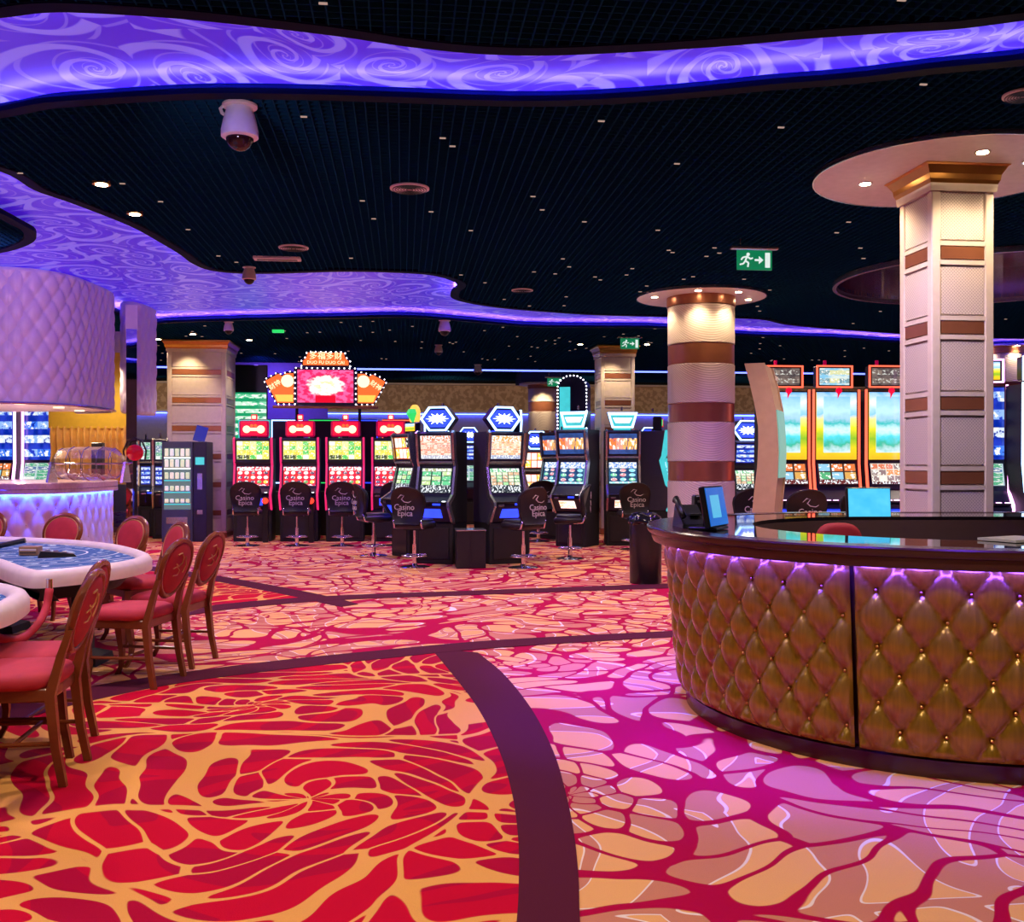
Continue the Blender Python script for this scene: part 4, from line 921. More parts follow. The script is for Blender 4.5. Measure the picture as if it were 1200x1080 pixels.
# gold partition with drape
gpn = thing('gold_partition', 'mustard partition with gathered gold drape behind the raffle drum', 'partition', W(-6.83,16.35), -YAW)
MB().box((0,-.04,2.64), (1.32,.08,1.22)).build('upper_panel', m_goldwall, gpn); MB().box((0,-.04,3.42), (1.32,.09,.34)).build('cream_head', m_cream, gpn); MB().box((0,.02,1.62), (1.32,.05,1.0)).box((-.5,.02,.6),(.08,.05,1.2)).box((.3,.02,.6),(.08,.05,1.2)).build('back_board', m_goldwall, gpn)
mb = MB(); n = 120; rows = []
for k_ in range(9):
    z = 2.06-k_*.112; rows.append([(-.64+1.28*i/n, -.06-.035*sin(i*.62+.5*sin(i*.13))*(1+.1*k_)-.02*sin(k_*1.3), z) for i in range(n+1)])
mb.loft(rows, close=False, cap=False); mb.build('gathered_drape', m_gold, gpn, True)
o = tag(MB().box((0,0,0), (.16,.12,.55), .01).build('menu_post', m_dark), 'dark narrow upright post on the bar behind the raffle drum', 'post'); o.location = W(-6.18,14.9,1.22+.275+.0); o.rotation_euler.z = -YAW
o.location = AT(115,15.0,1.5)
# raffle drum
m_acr = None
t = NT('clear_acrylic'); g = t.n('ShaderNodeBsdfGlass'); g.inputs['Roughness'].default_value = .03; g.inputs['IOR'].default_value = 1.12; g.inputs['Color'].default_value = (.95,.9,.95,1)
gl = t.n('ShaderNodeBsdfGlossy'); gl.inputs['Roughness'].default_value = .1; tr_ = t.n('ShaderNodeBsdfTransparent'); fr = t.n('ShaderNodeLayerWeight'); fr.inputs[0].default_value = .35
ms = t.n('ShaderNodeMixShader'); t.l(fr.outputs['Facing'], ms.inputs[0]); t.l(tr_.outputs[0], ms.inputs[1]); t.l(gl.outputs[0], ms.inputs[2]); t.l(ms.outputs[0], t.out.inputs[0]); m_acr = t.m
rd = thing('raffle_drum', 'clear acrylic raffle drum lying on the left bar top', 'raffle drum', AT(104, 13.2, 1.22), -YAW-R(4))
def oct_(r, x, n=10): return [(x, r*cos(2*pi*i/n+.3), .245+r*sin(2*pi*i/n+.3)) for i in range(n)]
MB().loft([oct_(.12,-.45), oct_(.20,-.36), oct_(.22,-.2), oct_(.22,.2), oct_(.20,.36), oct_(.12,.45)]).build('acrylic_drum', m_acr, rd)
hp = MB()
for x, r_ in ((-.36,.203),(-.2,.224),(0,.224),(.2,.224),(.36,.203)): q = oct_(r_, x); hp.tube(q+q[:1], .006, 6)
hp.build('metal_hoops', m_silver, rd)
MB().tube([(-.55,0,.245),(.55,0,.245)], .012, 8).build('axle', m_chrome, rd)
for x in (-.5,.5): MB().loft([[(x-.015,-.13,0),(x+.015,-.13,0),(x+.015,.13,0),(x-.015,.13,0)],[(x-.015,-.03,.27),(x+.015,-.03,.27),(x+.015,.03,.27),(x-.015,.03,.27)]]).build('stand_leg', m_silver, rd)
rnd = random.Random(3); pp = MB()
for i in range(60):
    pp.tr((rnd.uniform(-.32,.32), rnd.uniform(-.11,.11), .05+rnd.uniform(0,.06)), rnd.uniform(-.5,.5), rnd.uniform(-.5,.5), rnd.uniform(0,3)).box((0,0,0),(.07,.04,.003))
o = pp.build('paper_slips', mat('paper_slip', (.8,.65,.5), .8), rd); o['kind'] = 'stuff'
# red ball lamp
rb_ = thing('red_globe_lamp', 'shiny red globe on a thin black post beside the mirrored pillar', 'lamp', AT(158, 14.6), 0)
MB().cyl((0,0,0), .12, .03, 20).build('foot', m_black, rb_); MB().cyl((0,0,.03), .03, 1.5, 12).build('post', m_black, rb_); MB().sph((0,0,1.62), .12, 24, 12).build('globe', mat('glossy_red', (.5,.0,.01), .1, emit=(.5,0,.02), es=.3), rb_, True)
MB().tube([(-.14,0,1.5),(-.16,0,1.65),(-.1,0,1.79),(0,0,1.83),(.1,0,1.79),(.16,0,1.65),(.14,0,1.5)], .014, 8).build('loop_frame', m_black, rb_, True)
# slots behind the bar
slot('white faced slot machine left of the vending machine, the left one of two', AT(171, 20.2), R(12), .30, 1.93, s_white, s_blueart, m_silver, m_side, None, None, g_blue)
slot('white faced slot machine left of the vending machine, the right one of two', AT(188, 19.7), R(12), .30, 1.93, s_white, s_blueart, m_silver, m_side, None, None, g_blue)
portrait('slot machine with white and violet neon edges replacing mirror reflection under the bulkhead, right one', AT(50, 17.6), R(-20), s_white, s_info, None, g_neonp, .64, inner=None, outer=s_blueart)  # this machine and the next stand in for a mirror panel's reflection
portrait('slot machine with white and violet neon edges replacing mirror reflection under the bulkhead, left one', AT(5, 17.6), R(-20), s_tiles, s_info, None, g_neonp, .64, inner=None, outer=s_blueart)
# ---------------------------------------------------------------- vending machine
vm = thing('vending_machine', 'grey snack vending machine with lit shelves in front of the cream column', 'vending machine', AT(219, 18.9), 0)
MB().box((0,.12,.93), (.80,.62,1.86), .01).build('cabinet', m_side, vm)
MB().box((-.385,-.215,.93), (.03,.05,1.86)).box((.135,-.215,.93), (.03,.05,1.86)).box((-.125,-.215,1.80), (.50,.05,.12)).box((-.125,-.215,.30), (.50,.05,.60)).build('door_frame', mat('navy_door', (.05,.06,.14), .35), vm)
MB().box((.28,-.205,.93), (.24,.04,1.86), .005).build('control_panel', m_navy, vm)
MB().box((-.125,-.193,1.17), (.49,.012,1.16)).build('shelf_back', glow('pale_shelf_light', (.35,.5,.55), .35, .0, False), vm)
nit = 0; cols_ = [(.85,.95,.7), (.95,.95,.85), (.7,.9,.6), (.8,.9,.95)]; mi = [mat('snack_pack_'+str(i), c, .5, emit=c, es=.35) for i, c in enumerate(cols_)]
for r_, z in enumerate((1.58,1.38,1.16,.94,.72)):
    MB().box((-.125,-.215,z), (.49,.045,.014)).build('shelf', m_silver, vm)
    MB().box((-.125,-.24,z-.02), (.47,.004,.022)).build('price_strip', g_white if r_ < 2 else g_cyan, vm)
    for i in range(5):
        o = thing('snack_pack', 'small snack packet on the vending machine shelves', 'snack packet', vm.location+Vector((-.32+.095*i, -.222, z+.008)), 0, 'snack packets in the vending machine')
        hh = (.14,.14,.12,.09,.07)[r_]; MB().box((0,0,hh/2), (.066,.03,hh), .008).build('packet', mi[(i*3+r_) % 4], o); nit += 1
MB().box((-.13,-.243,.40), (.38,.01,.12)).build('collection_flap', m_silver, vm); MB().box((.28,-.228,1.5), (.16,.006,.14)).build('display', g_cyan, vm); MB().box((.28,-.228,1.12), (.09,.006,.3)).build('keypad', m_silver, vm); MB().box((.28,-.228,.55), (.10,.006,.08)).build('coin_tray', m_silver, vm)
o = tag(MB().tr((0,0,0),R(-12),R(14)).box((0,0,.15),(.22,.012,.30)).build('info_card', mat('blue_card',(.02,.05,.35),.3)), 'tilted dark blue card standing on the vending machine', 'sign'); o.location = vm.location+Vector((.22,-.05,1.865))
# ---------------------------------------------------------------- card tables
m_cushion = mat('cream_padded_rail', (.78,.66,.60), .4); m_redseat = mat('crimson_velvet', (.46,.02,.035), .75, bump=.2, var=.2); m_chairwood = mat('cherry_wood', (.20,.052,.014), .25, var=.3, vs=9); m_goldthread = mat('gold_embroidery', (.6,.35,.12), .5)
t = NT('blue_felt'); L = t.sep(t.obj()); r = t.M('SQRT', t.M('ADD', t.M('POWER', L[0], 2.), t.M('POWER', L[1], 2.))); s_ = t.M('ABSOLUTE', t.M('SUBTRACT', t.M('FRACT', t.M('MULTIPLY', r, 4.)), .5))
c = t.mix(t.step(s_, .46, .48), (.012,.09,.26), (.75,.78,.7)); c = t.mix(t.M('MULTIPLY', t.step(t.noise(t.obj(), 14, 1), .56, .6), t.step(s_, .25, .15)), c, (.55,.7,.7)); t.bsdf(c, .85); m_felt = t.m
def card_table(label, pts, cpt, legs):
    c0 = Vector((cpt[0], cpt[1], 0)); o = thing('card_table', label, 'card table', W(cpt[0], cpt[1]), -YAW, 'card tables on the left')
    pts = [(p[0]*1.09-.08, p[1]*1.09) for p in pts]; out = smooth_line([Vector((p[0]-c0.x, p[1]-c0.y, 0)) for p in pts]+[Vector((pts[0][0]-c0.x, pts[0][1]-c0.y, 0))], 5)[:-1]
    prof = [(.0,.67),(-.0,.69),(.0,.74),(.02,.77),(.055,.785),(.09,.775),(.115,.75),(.12,.68)]
    P2, _ = resample(out, .05, True); P2 = P2[:-1]
    rings = [[(q.x, q.y, z) for q in inset(P2, a)] for a, z in prof]
    MB().loft(rings, cap=False).build('padded_rail', m_cushion, o, True)
    ins = inset(P2, .11)
    MB().loft([[(p.x,p.y,.72) for p in ins],[(p.x,p.y,.74) for p in ins]]).build('felt_top', m_felt, o)
    ap = inset(P2, .10); ap2 = inset(P2, .22)
    MB().loft([[(p.x,p.y,.56) for p in ap2],[(p.x,p.y,.70) for p in ap]]).build('apron', m_blackmatt, o)
    for lx, ly in legs:
        x, y = lx-c0.x, ly-c0.y; MB().strut([(x,y,0),(x,y,.06),(x,y,.10),(x,y,.58)], [.34,.32,.13,.11], [.34,.32,.13,.11]).build('pedestal_leg', m_blackmatt, o)
    return o
card_table('card table with blue felt and cream padded rail, ringed by red chairs', [(-3.44,6.77),(-2.92,6.12),(-2.70,6.05),(-2.44,6.55),(-2.48,7.15),(-2.87,7.79),(-3.25,8.2),(-3.7,8.52),(-4.4,8.82),(-4.85,8.7),(-5.0,8.35),(-4.6,7.95),(-4.0,7.35)], (-4.0,8.2), [(-3.2,7.5),(-4.5,8.9)])
card_table('card table cut by the left frame edge, only its cream rail corner showing', [(-2.95,5.70),(-2.5,5.32),(-2.31,4.92),(-2.26,4.45),(-2.5,4.0),(-3.2,3.85),(-3.9,4.2),(-4.2,4.9),(-4.0,5.6),(-3.5,5.9)], (-3.4,5.3), [(-3.4,5.3)])
def onT(x, y, z=.743): return ON(x, y, z)
o = thing('card_shoe', 'black card shoe lying on the blue felt', 'card shoe', onT(67, 652), R(20)); MB().loft([[(-.14,-.06,.0),(.14,-.06,.0),(.14,.06,.0),(-.14,.06,.0)],[(-.12,-.055,.05),(.12,-.055,.02),(.12,.055,.02),(-.12,.055,.05)]]).build('body', m_black, o)
for i in range(3): MB().box((-.07+.06*i, 0, .055-.01*i), (.035,.07,.006)).build('chip_slot', m_silver, o)
o = thing('chip_rack', 'wooden box with stacked cards standing on the blue felt', 'box', onT(36, 650), R(-5)); MB().box((0,0,.035),(.15,.10,.07),.004).build('tray', mat('tan_wood',(.35,.2,.09),.4), o); MB().box((0,-.052,.045),(.13,.004,.012)).build('card_edge', m_cushion, o); MB().box((0,-.052,.022),(.13,.004,.008)).build('card_edge', m_black, o)
o = tag(MB().tube([(-.14,0,.03),(.14,.02,.09)], .022, 8).build('dark_rod', m_black), 'thick black rod leaning on the felt at the left frame edge', 'rod'); o.location = onT(8, 646)
# red rope with chrome hooks
rp = thing('barrier_rope', 'crimson velvet rope hanging between the two card tables', 'rope', PX(58, 684, 6.2), 0)
pts = [PX(x, y, D)-rp.location for x, y, D in [(58,690,6.2),(54,712,6.15),(45,730,6.0),(30,745,5.9),(12,750,5.7),(-10,742,5.6),(-30,715,5.5),(-40,700,5.5)]]
MB().tube(smooth_line(pts, 4), .024, 10).build('velvet_rope', m_redseat, rp, True); MB().tube([(0,0,.03),(0,0,-.04)], .02, 10).build('hook', m_chrome, rp)
# ---------------------------------------------------------------- dining style chairs
def red_chair(label, loc, rz):
    t = thing('upholstered_chair', label, 'chair', loc, rz, 'red oval back chairs at the card tables')
    bk = lambda z: .205+.30*max(0, z-.44)          # lean of the back
    for s_ in (-1, 1):
        MB().strut([(s_*.205,.27,0),(s_*.20,.235,.18),(s_*.195,.21,.42),(s_*.182,bk(.6),.60),(s_*.188,bk(.72)+.005,.72)], [.032,.036,.042,.036,.03], [.034,.038,.045,.036,.03]).build('rear_leg', m_chairwood, t, True, 60)
        MB().strut([(s_*.215,-.235,0),(s_*.205,-.20,.06),(s_*.20,-.19,.16),(s_*.212,-.215,.32),(s_*.205,-.20,.45)], [.028,.026,.032,.048,.052], [.03,.028,.034,.05,.052]).build('front_leg', m_chairwood, t, True, 60)
    f = MB(); f.box((0,-.215,.425),(.42,.03,.06),.006); f.box((0,.20,.425),(.38,.03,.06),.006)
    for s_ in (-1,1): f.box((s_*.20,-.005,.425),(.03,.41,.06),.006)
    f.build('seat_frame', m_chairwood, t)
    for s_ in (-1,1): MB().tube([(s_*.203,-.19,.20),(s_*.20,.235,.20)], .011, 8).build('stretcher', m_chairwood, t)
    MB().tube([(-.2,.05,.20),(.2,.05,.20)], .011, 8).build('stretcher', m_chairwood, t)
    sp_ = sel(.245, .235, 3.5, 0, 360, 40)[:-1]; prof = [(.96,.452),(1.0,.465),(1.01,.485),(.97,.51),(.85,.525),(.55,.53),(.1,.532)]
    MB().loft([[(p.x*a,p.y*a-.005,z) for p in sp_] for a, z in prof]).build('seat', m_redseat, t, True)
    n = 36; zc = .778
    def el(a, k, yo): return (.182*k*cos(a)*(1+.10*sin(a)), 0, .178*k*sin(a))
    def ring(k, yo): return [((lambda e: (e[0], bk(zc+e[2])+yo, zc+e[2]))(el(2*pi*i/n, k, yo))) for i in range(n)]
    MB().loft([ring(1.0,-.022), ring(1.10,-.018), ring(1.16,0), ring(1.10,.020), ring(1.0,.022), ring(.94,.012), ring(.94,-.012), ring(1.0,-.022)], cap=False).build('oval_frame', m_chairwood, t, True, 60)
    MB().loft([ring(.02,-.034), ring(.6,-.034), ring(.85,-.028), ring(.97,-.014), ring(.97,.012), ring(.85,.024), ring(.02,.026)]).build('back_pad', m_redseat, t, True)
    MB().tube([(p[0],p[1],p[2]) for p in ring(.93,-.022)]+[ring(.93,-.022)[0]], .004, 5, cap=False).build('pale_piping', m_goldthread, t)
    e = MB(); b_ = lambda z: bk(z)+.028
    e.tube([(.05,b_(.87),.87),(.0,b_(.88),.88),(-.04,b_(.85),.85),(-.04,b_(.81),.81),(0,b_(.79),.79),(.04,b_(.81),.81)], .005, 6)
    e.tube([(.07,b_(.78),.78),(.02,b_(.79),.79),(-.03,b_(.76),.76),(-.01,b_(.73),.73),(.05,b_(.73),.73)], .004, 6); e.tube([(-.08,b_(.74),.74),(-.1,b_(.79),.79),(-.07,b_(.85),.85)], .004, 6); e.build('gold_monogram', m_goldthread, t)
    return t
ch = [(-2.36,4.80,-82,'red oval back chair in front at the left, seat tucked under the cut-off table'), (-2.52,5.26,-84,'red oval back chair just behind the foremost left chair, mostly hidden'), (-2.56,4.12,-84,'red oval back chair cut by the left frame edge, only back and leg showing'),
  (-2.58,6.84,-99,'red oval back chair with gold monogram at the right end of the blue felt table'), (-2.55,7.50,-97,'red oval back chair seen edge-on, second along the right end of the blue felt table'),
  (-3.12,8.45,-46,'red oval back chair at the far right table corner, front of its back showing'), (-3.74,9.25,-28,'red oval back chair on the far side of the table, before the bar corner'),
  (-4.50,9.70,-6,'red oval back chair on the far side of the table, before the bar front seam'), (-5.50,10.2,-5,'red oval back chair at the left frame edge behind the table, only a sliver')]
c0 = red_chair(ch[0][3], W(*ch[0][:2]), -YAW+R(ch[0][2])); bpy.context.view_layer.update()
for la, D, r_, lb in ch[1:]: tree(c0, W(la, D), -YAW+R(r_), lb)
for x in (75, 130): lamp('SPOT', AT(x, 15.4, 2.9), 30, (1,.72,.45), .08, (R(40),0,-YAW), 110, .9)  # invented spots that brighten the gold partition and drape
# ---------------------------------------------------------------- things on and in the desk
g_cyanscreen = None
t = NT('plain_cyan_screen'); U = t.sep(t.uv()); t.bsdf((.01,.01,.01), .15, emit=t.mix(t.noise(t.comb(U[0],U[1],0.), 2.5, 2), (.02,.45,.95), (.15,.75,1.0)), es=1.1); s_cyan = t.m
def monitor(label, loc, rz, w, h, z0, scr, tilt=R(-4)):
    t = thing('monitor', label, 'monitor', loc, rz)
    MB().box((0,.05,.008), (.22,.17,.016), .004).build('base', m_black, t); MB().box((0,.06,.008+(z0+h*.4)/2), (.05,.03,z0+h*.4)).build('stand', m_black, t)
    b = MB().tr((0,0,z0+h/2), tilt).box((0,.02,0), (w,.035,h), .006).build('casing', m_black, t)
    MB().tr((0,-.002,z0+h/2), tilt).panel((0,0,0), w-.02, h-.02, .004).build('display', scr, t)
    MB().tr((0,.05,z0+h/2), tilt).box((0,0,0), (w*.5,.04,h*.5), .01).build('back_housing', m_black, t)
    return t
t = NT('blue_window_screen'); U = t.sep(t.uv()); t.bsdf((.01,.01,.01), .15, emit=t.mix(t.M('MULTIPLY', t.M('LESS_THAN', t.M('ABSOLUTE', t.M('SUBTRACT', U[0], .42)), .25), t.M('LESS_THAN', t.M('ABSOLUTE', t.M('SUBTRACT', U[1], .5)), .3)), (.01,.14,.6), (.1,.5,.8)), es=1.); s_bluewin = t.m
monitor('monitor turned aside on the left end of the desk, blue screen', AT(840, 5.85, 1.103), -YAW+R(60), .33, .24, .015, s_bluewin, R(-10))
monitor('monitor with plain cyan screen inside the desk next to the lattice column', AT(1019, 7.3, .76), -YAW+R(8), .34, .265, .285, s_cyan)
o = thing('desk_phone', 'black desk phone with handset beside the left monitor', 'telephone', AT(809, 6.1, 1.103), -YAW+R(10))
MB().loft([[(-.08,-.09,0),(.08,-.09,0),(.08,.1,0),(-.08,.1,0)],[(-.075,-.08,.02),(.075,-.08,.02),(.07,.08,.13),(-.07,.08,.13)]]).build('body', m_black, o); MB().tube([(-.07,-.08,.06),(-.075,-.06,.09),(-.07,.06,.17),(-.07,.08,.15)], .018, 8).build('handset', m_black, o, True); MB().box((.02,-.02,.075),(.07,.05,.01)).build('keypad', m_silver, o)
o = thing('card_printer', 'small black box printer between phone and left monitor', 'printer', AT(823, 6.45, 1.103), -YAW); MB().box((0,0,.09),(.12,.12,.18),.01).build('case', m_black, o); MB().box((0,-.072,.14),(.09,.006,.012)).build('slot', m_silver, o)
oc = thing('office_chair', 'crimson office chair inside the round desk', 'chair', AT(966, 6.75), -YAW+R(5))
for i in range(5):
    a = 2*pi*i/5; MB().tube([(0,0,.10),(.28*cos(a),.28*sin(a),.06)], [.03,.018], 8).build('base_arm', m_black, oc); MB().sph((.28*cos(a),.28*sin(a),.03), .03, 10, 6).build('castor', m_black, oc)
MB().cyl((0,0,.08), .03, .36, 12).build('gas_column', m_chrome, oc); MB().box((0,0,.48),(.46,.44,.08),.035).build('seat', m_reddy, oc, True, 50)
bo = sel(.165,.24,3.2,0,360,32)[:-1]; MB().loft([[(p.x*f,y_-.25*(p.x)**2,.86+p.y*f) for p in bo] for y_, f in ((-.20,.85),(-.215,1.0),(-.24,1.0),(-.255,.85))]).build('backrest', m_reddy, oc, True); MB().tube([(0,-.1,.46),(0,-.26,.5),(0,-.25,.75)], .02, 8).build('back_stem', m_black, oc)
o = tag(MB().box((0,0,0),(.08,.06,.03),.004).build('sticky_note_pad', mat('yellow_paper',(.8,.75,.05),.6)), 'small yellow note stuck inside the back of the desk', 'note pad'); o.location = AT(898, 6.93, 1.02)
o = tag(MB().box((0,0,0),(.11,.006,.10)).build('wall_notice', mat('pale_blue_paper',(.35,.55,.6),.6)), 'pale blue notice fixed inside the desk right of the lattice column', 'notice'); o.location = W(3.75,6.15+1.43-.0,.92); o.location = AT(1174, 7.55, 1.0); o.rotation_euler.z = -YAW
pr = MB()
o = tag(MB().box((0,0,.006),(.30,.21,.012)).build('paper_stack', m_white), 'white papers lying on the back of the desk at the right', 'paper'); o.location = AT(1190, 5.05, 1.103); o.rotation_euler.z = .4
# curved totem
m_totem = mat('beige_totem_panel', (.52,.34,.22), .45)
tt = thing('curved_totem', 'tall curved beige totem with greenish glass face behind the desk', 'totem', AT(899, 9.6), -YAW-R(22)); k = 9.6/F
Lf = [(873,425),(879,448),(885,475),(889,500),(889,520),(888,545),(885,570),(882,600),(878,640),(872,700),(869,735)]; Rt = [(896,425),(903,450),(909,480),(911,505),(912,530),(911,560),(908,590),(905,640),(901,700),(899,735)]
def tz(p): return ((p[0]-899)*k, max(0, CAMH+(540-p[1])*k))
MB().ext([tz(p) for p in Lf][::-1]+[tz(p) for p in Rt], -.02, .02, 'y').build('side_cheek', m_totem, tt)
body = [tz((p[0]+2, p[1])) for p in Lf][::-1]+[tz((p[0]-2, p[1])) for p in Rt]; MB().ext(body, .02, .58, 'y').build('body', m_totem, tt); MB().ext([tz(p) for p in Lf][::-1]+[tz(p) for p in Rt], .58, .62, 'y').build('side_cheek', m_totem, tt)
gl_ = [p for p in Rt if 455 < p[1] < 580]; g1 = [tz((p[0]-1, p[1])) for p in gl_]; g2 = [tz((p[0]+1, p[1])) for p in gl_][::-1]
MB().ext(g1+g2, .05, .55, 'y').build('glass_face', glow('greenish_lit_glass', (.25,.6,.5), .8, .2, False), tt)
o = text('casino', .09, m_white, tt, (tz((904,440))[0]+.01, .30, tz((0,440))[1]), (pi/2, 0, pi/2), name='lettering')
# waste bin
wb = thing('waste_bin', 'black cylindrical waste bin standing left of the reception desk', 'bin', AT(756.5, 12.4), 0)
MB().lathe([(.19,0),(.195,.01),(.195,.74),(.185,.75)], 32).build('drum', m_black, wb, True, 40)
prf = []; rings = []
for z, r_ in ((.72,.20),(.76,.205),(.80,.19),(.84,.15),(.86,.08)): rings.append([((r_+.012*sin(7*a)+.008*sin(13*a+z*40))*cos(a), (r_+.012*sin(7*a))*sin(a), z+.012*sin(5*a)) for a in [2*pi*i/40 for i in range(40)]])
MB().loft(rings).build('bin_liner', mat('glossy_bag',(.01,.01,.012),.12), wb, True)
# ---------------------------------------------------------------- ceiling fittings
def dome_cam(label, x, y, s, big=True):
    D = (CEIL-CAMH)*F/(540-y); p = PX(x, y, D); t = thing('dome_camera', label, 'security camera', p, 0, 'ceiling dome cameras')
    MB().lathe([(.5*s,-.0),(.5*s,-.06*s),(.36*s,-.10*s)][::-1], 28).build('mount_plate', m_white, t, True, 40)
    MB().lathe([(.37*s,-.08*s),(.40*s,-.22*s),(.47*s,-.45*s),(.53*s,-.75*s),(.53*s,-.93*s),(.47*s,-.97*s)][::-1], 28).build('housing', mat('white_camera_shell',(.92,.88,.95),.35) if big else m_white, t, True, 40)
    MB().sph((0,0,-.93*s), .40*s, 24, 8, (1,1,1), 0, pi/2).build('smoked_dome', mat('smoked_glass',(.03,.01,.012),.05) if big else m_black, t, True)
    if big: MB().tube([(-.48*s,0,-.05*s),(-.55*s,0,-.12*s),(-.5*s,0,-.25*s),(-.42*s,0,-.3*s)], .012, 8).build('cable', m_white, t)
    return t
dome_cam('large white dome camera hanging from the near ceiling', 281, 123, .23)
dome_cam('white dome camera under the violet ribbon at the left', 292, 313, .16, False)
dome_cam('small white dome camera near the ribbon tail in the centre', 521, 375, .20, False)
dome_cam('small dome camera by the cream column top', 268, 377, .16, False)
dome_cam('tiny dome camera above the centre pair', 514, 404, .16, False); dome_cam('tiny dome camera far back over the machines', 560, 427, .2, False)
def grille(label, x, y, r_):
    D = (CEIL-.012-CAMH)*F/(540-y); t = thing('round_diffuser', label, 'ceiling vent', PX(x, y, D), 0, 'round ceiling diffusers')
    MB().lathe([(r_*.93,-.012),(r_,-.008),(r_,.004)], 36).build('plate', m_white, t)
    for j in range(6):
        rr = r_*(.15+.14*j); MB().lathe([(rr,-.018),(rr+r_*.03,-.018),(rr+r_*.03,-.010),(rr,-.010)], 32, cap=False).build('ring', m_dark, t)
grille('perforated round diffuser above the aisle centre', 480, 220.5, .17); grille('pinkish round diffuser above the slotted vent', 344, 290, .165)
grille('small round diffuser near the ribbon tail', 612, 340, .15); grille('round diffuser at the upper right frame edge', 1199, 111, .125)
o = thing('slot_vent', 'slim rectangular vent lit orange beside the round diffuser', 'ceiling vent', PX(325, 303, 11.75), 0); MB().box((0,0,0),(.54,.16,.03),.004).build('frame', m_white, o); MB().box((0,0,-.018),(.46,.05,.006)).build('slot', m_dark, o)
def exit_sign(label, x, y0, D, w, h):
    t = thing('exit_sign', label, 'exit sign', PX(x, y0, D), 0, 'green running man exit signs'); k = D/F
    MB().box((0,0,-.015),(w*1.35,.07,.03),.004).build('housing', m_silver, t); p = MB().box((0,0,-.04-h/2),(w,.02,h)).build('sign_panel', glow('exit_green',(.0,.19,.075),1.,0,False), t)
    m = g_pwhite; f = lambda u, v: (u*w, -.014, -.04-h/2+v*h)
    def quadm(ps): return plateXZ(MB(), [(f(*q)[0], f(*q)[2]) for q in ps], -.016, -.010)
    quadm([(.30,-.38),(.44,-.38),(.44,.38),(.30,.38)]).build('door_mark', m, p)
    quadm([(.0,-.05),(.12,-.05),(.12,-.2),(.25,.0),(.12,.2),(.12,.05),(.0,.05)]).build('arrow', m, p)
    mn = MB(); mn.tr((f(-.19,.28)[0], -.010, f(0,.28)[2]), pi/2).cyl((0,0,0), h*.09, .006, 12); mn.tr()
    for a, b in (((-.22,.2),(-.27,-.05)),((-.27,-.05),(-.18,-.15)),((-.18,-.15),(-.2,-.36)),((-.27,-.05),(-.33,-.2)),((-.33,-.2),(-.43,-.24)),((-.22,.17),(-.12,.05)),((-.12,.05),(-.06,.1)),((-.23,.17),(-.34,.12)),((-.34,.12),(-.39,.0))):
        mn.tube([f(*a), f(*b)], h*.045, 6)
    mn.build('running_figure', m, p)
    for s_ in (-1,1): MB().box((s_*w*.4,0,.06),(.01,.01,.12)).build('hanger', m_silver, t)
    return t
g_pwhite = glow('exit_white', (.85,.95,.9), .9, 0, False)
exit_sign('green exit sign with arrow hanging left of the lattice column', 884, 289, 10.8, .385, .21)
exit_sign('green exit sign at the top of the central cream column', 738, 394, 19.2, .36, .20)
exit_sign('tiny distant green exit sign above the arched tower sign', 650, 441, 24.6, .36, .20)
o = tag(MB().box((0,0,0),(.20,.08,.05)).build('emergency_light', g_green), 'small green lit fitting on the ceiling above the cream column', 'light'); o.location = PX(326, 388, 17.8)
# mirrored oval
mo = thing('mirrored_ceiling_recess', 'large round mirror lined recess in the ceiling behind the lattice column', 'ceiling mirror', W(6.15, 12.9, CEIL-.05), 0)
MB().lathe([(1.9,.04),(1.9,.47)][::-1], 80, cap=False).build('mirror_wall', m_mirror, mo); MB().lathe([(1.92,.47),(1.92,.50)], 80).build('recess_top', mat('dark_violet_recess',(.10,.05,.16),.2), mo); lamp('SPOT', (mo.location.x, mo.location.y, CEIL-.3), 20, (.5,.3,1), .1, (pi,0,0), 150, .9); MB().lathe([(1.9,-.02),(1.95,-.02),(1.95,.045),(1.9,.045)], 80, cap=False).build('rim', m_silver, mo)
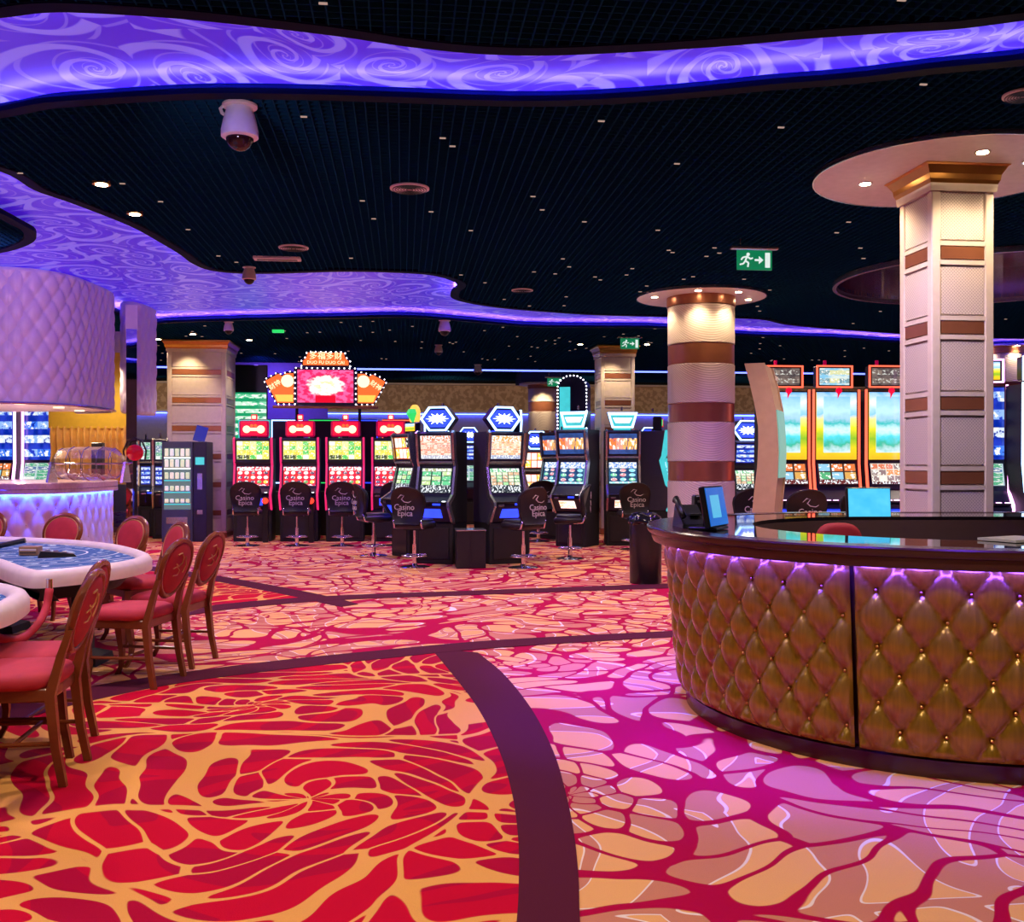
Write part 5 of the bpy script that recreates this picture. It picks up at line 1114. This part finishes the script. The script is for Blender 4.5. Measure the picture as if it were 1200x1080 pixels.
# halogen fittings in the grid and far spots
def hal(label, x, y, e=30):
    D = (CEIL-CAMH)*F/(540-y); p = PX(x, y, D); t = thing('recessed_downlight', label, 'ceiling light', p, 0, 'recessed halogen downlights')
    MB().lathe([(.075,-.01),(.075,.03)], 20).build('can', m_brass, t); MB().lathe([(.05,-.014),(.05,-.010)], 16).build('bulb', glow('halogen_bulb',(1,.62,.25),25.,0) if False else m_lampglow, t)
    lamp('SPOT', (p.x, p.y, CEIL-.08), e, (1,.75,.5), .05, (0,0,0), 110, .8)
for x, y, lb in [(119,215,'warm halogen downlight beside the left ribbon edge, nearer one'), (158,250,'warm halogen downlight beside the left ribbon edge, farther one'), (226,391,'downlight above the left side of the cream column'), (186,397,'downlight far left under the ribbon'), (292,398,'downlight right of the cream column'), (680,403,'downlight left of the central column top'), (758,403,'downlight right of the central column top')]: hal(lb, x, y)
# star lights scattered over the grid
m_pin = glow('pin_light', (.40,.58,1), 1.2, 0, False); m_pin2 = glow('pin_light_warm', (.9,.6,.5), .45, 0, False)
def inside(p, poly):
    c_ = False; n = len(poly)
    for i in range(n):
        a, b = poly[i], poly[i-1]
        if (a.y > p.y) != (b.y > p.y) and p.x < (b.x-a.x)*(p.y-a.y)/(b.y-a.y)+a.x: c_ = not c_
    return c_
rnd = random.Random(11); pins = []
me = MB().box((0,0,0),(.045,.014,.008)).build('pin_light', m_pin); src = me; cnt = 0
tag(me, 'tiny pin light glinting in the black ceiling grid', 'pin light', 'tiny pin lights in the ceiling grid')
me2 = me.data.copy(); me2.materials.clear(); me2.materials.append(m_pin2)
while cnt < 190:
    lat, D = rnd.uniform(-9, 9), rnd.uniform(4, 24)
    if abs(lat) > D*.52: continue
    p = W(lat, D, CEIL-.004)
    if any(inside(p, q) for q in OUT[:2]) or (p-W(6.15,12.9,p.z)).length < 2.1 or (p-Vector((c1.x,c1.y,p.z))).length < 1.2: continue
    o = me if cnt == 0 else me.copy()
    if cnt: C.objects.link(o)
    if rnd.random() < .45: o.data = me2
    o.location = p; o.rotation_euler.z = 0; cnt += 1
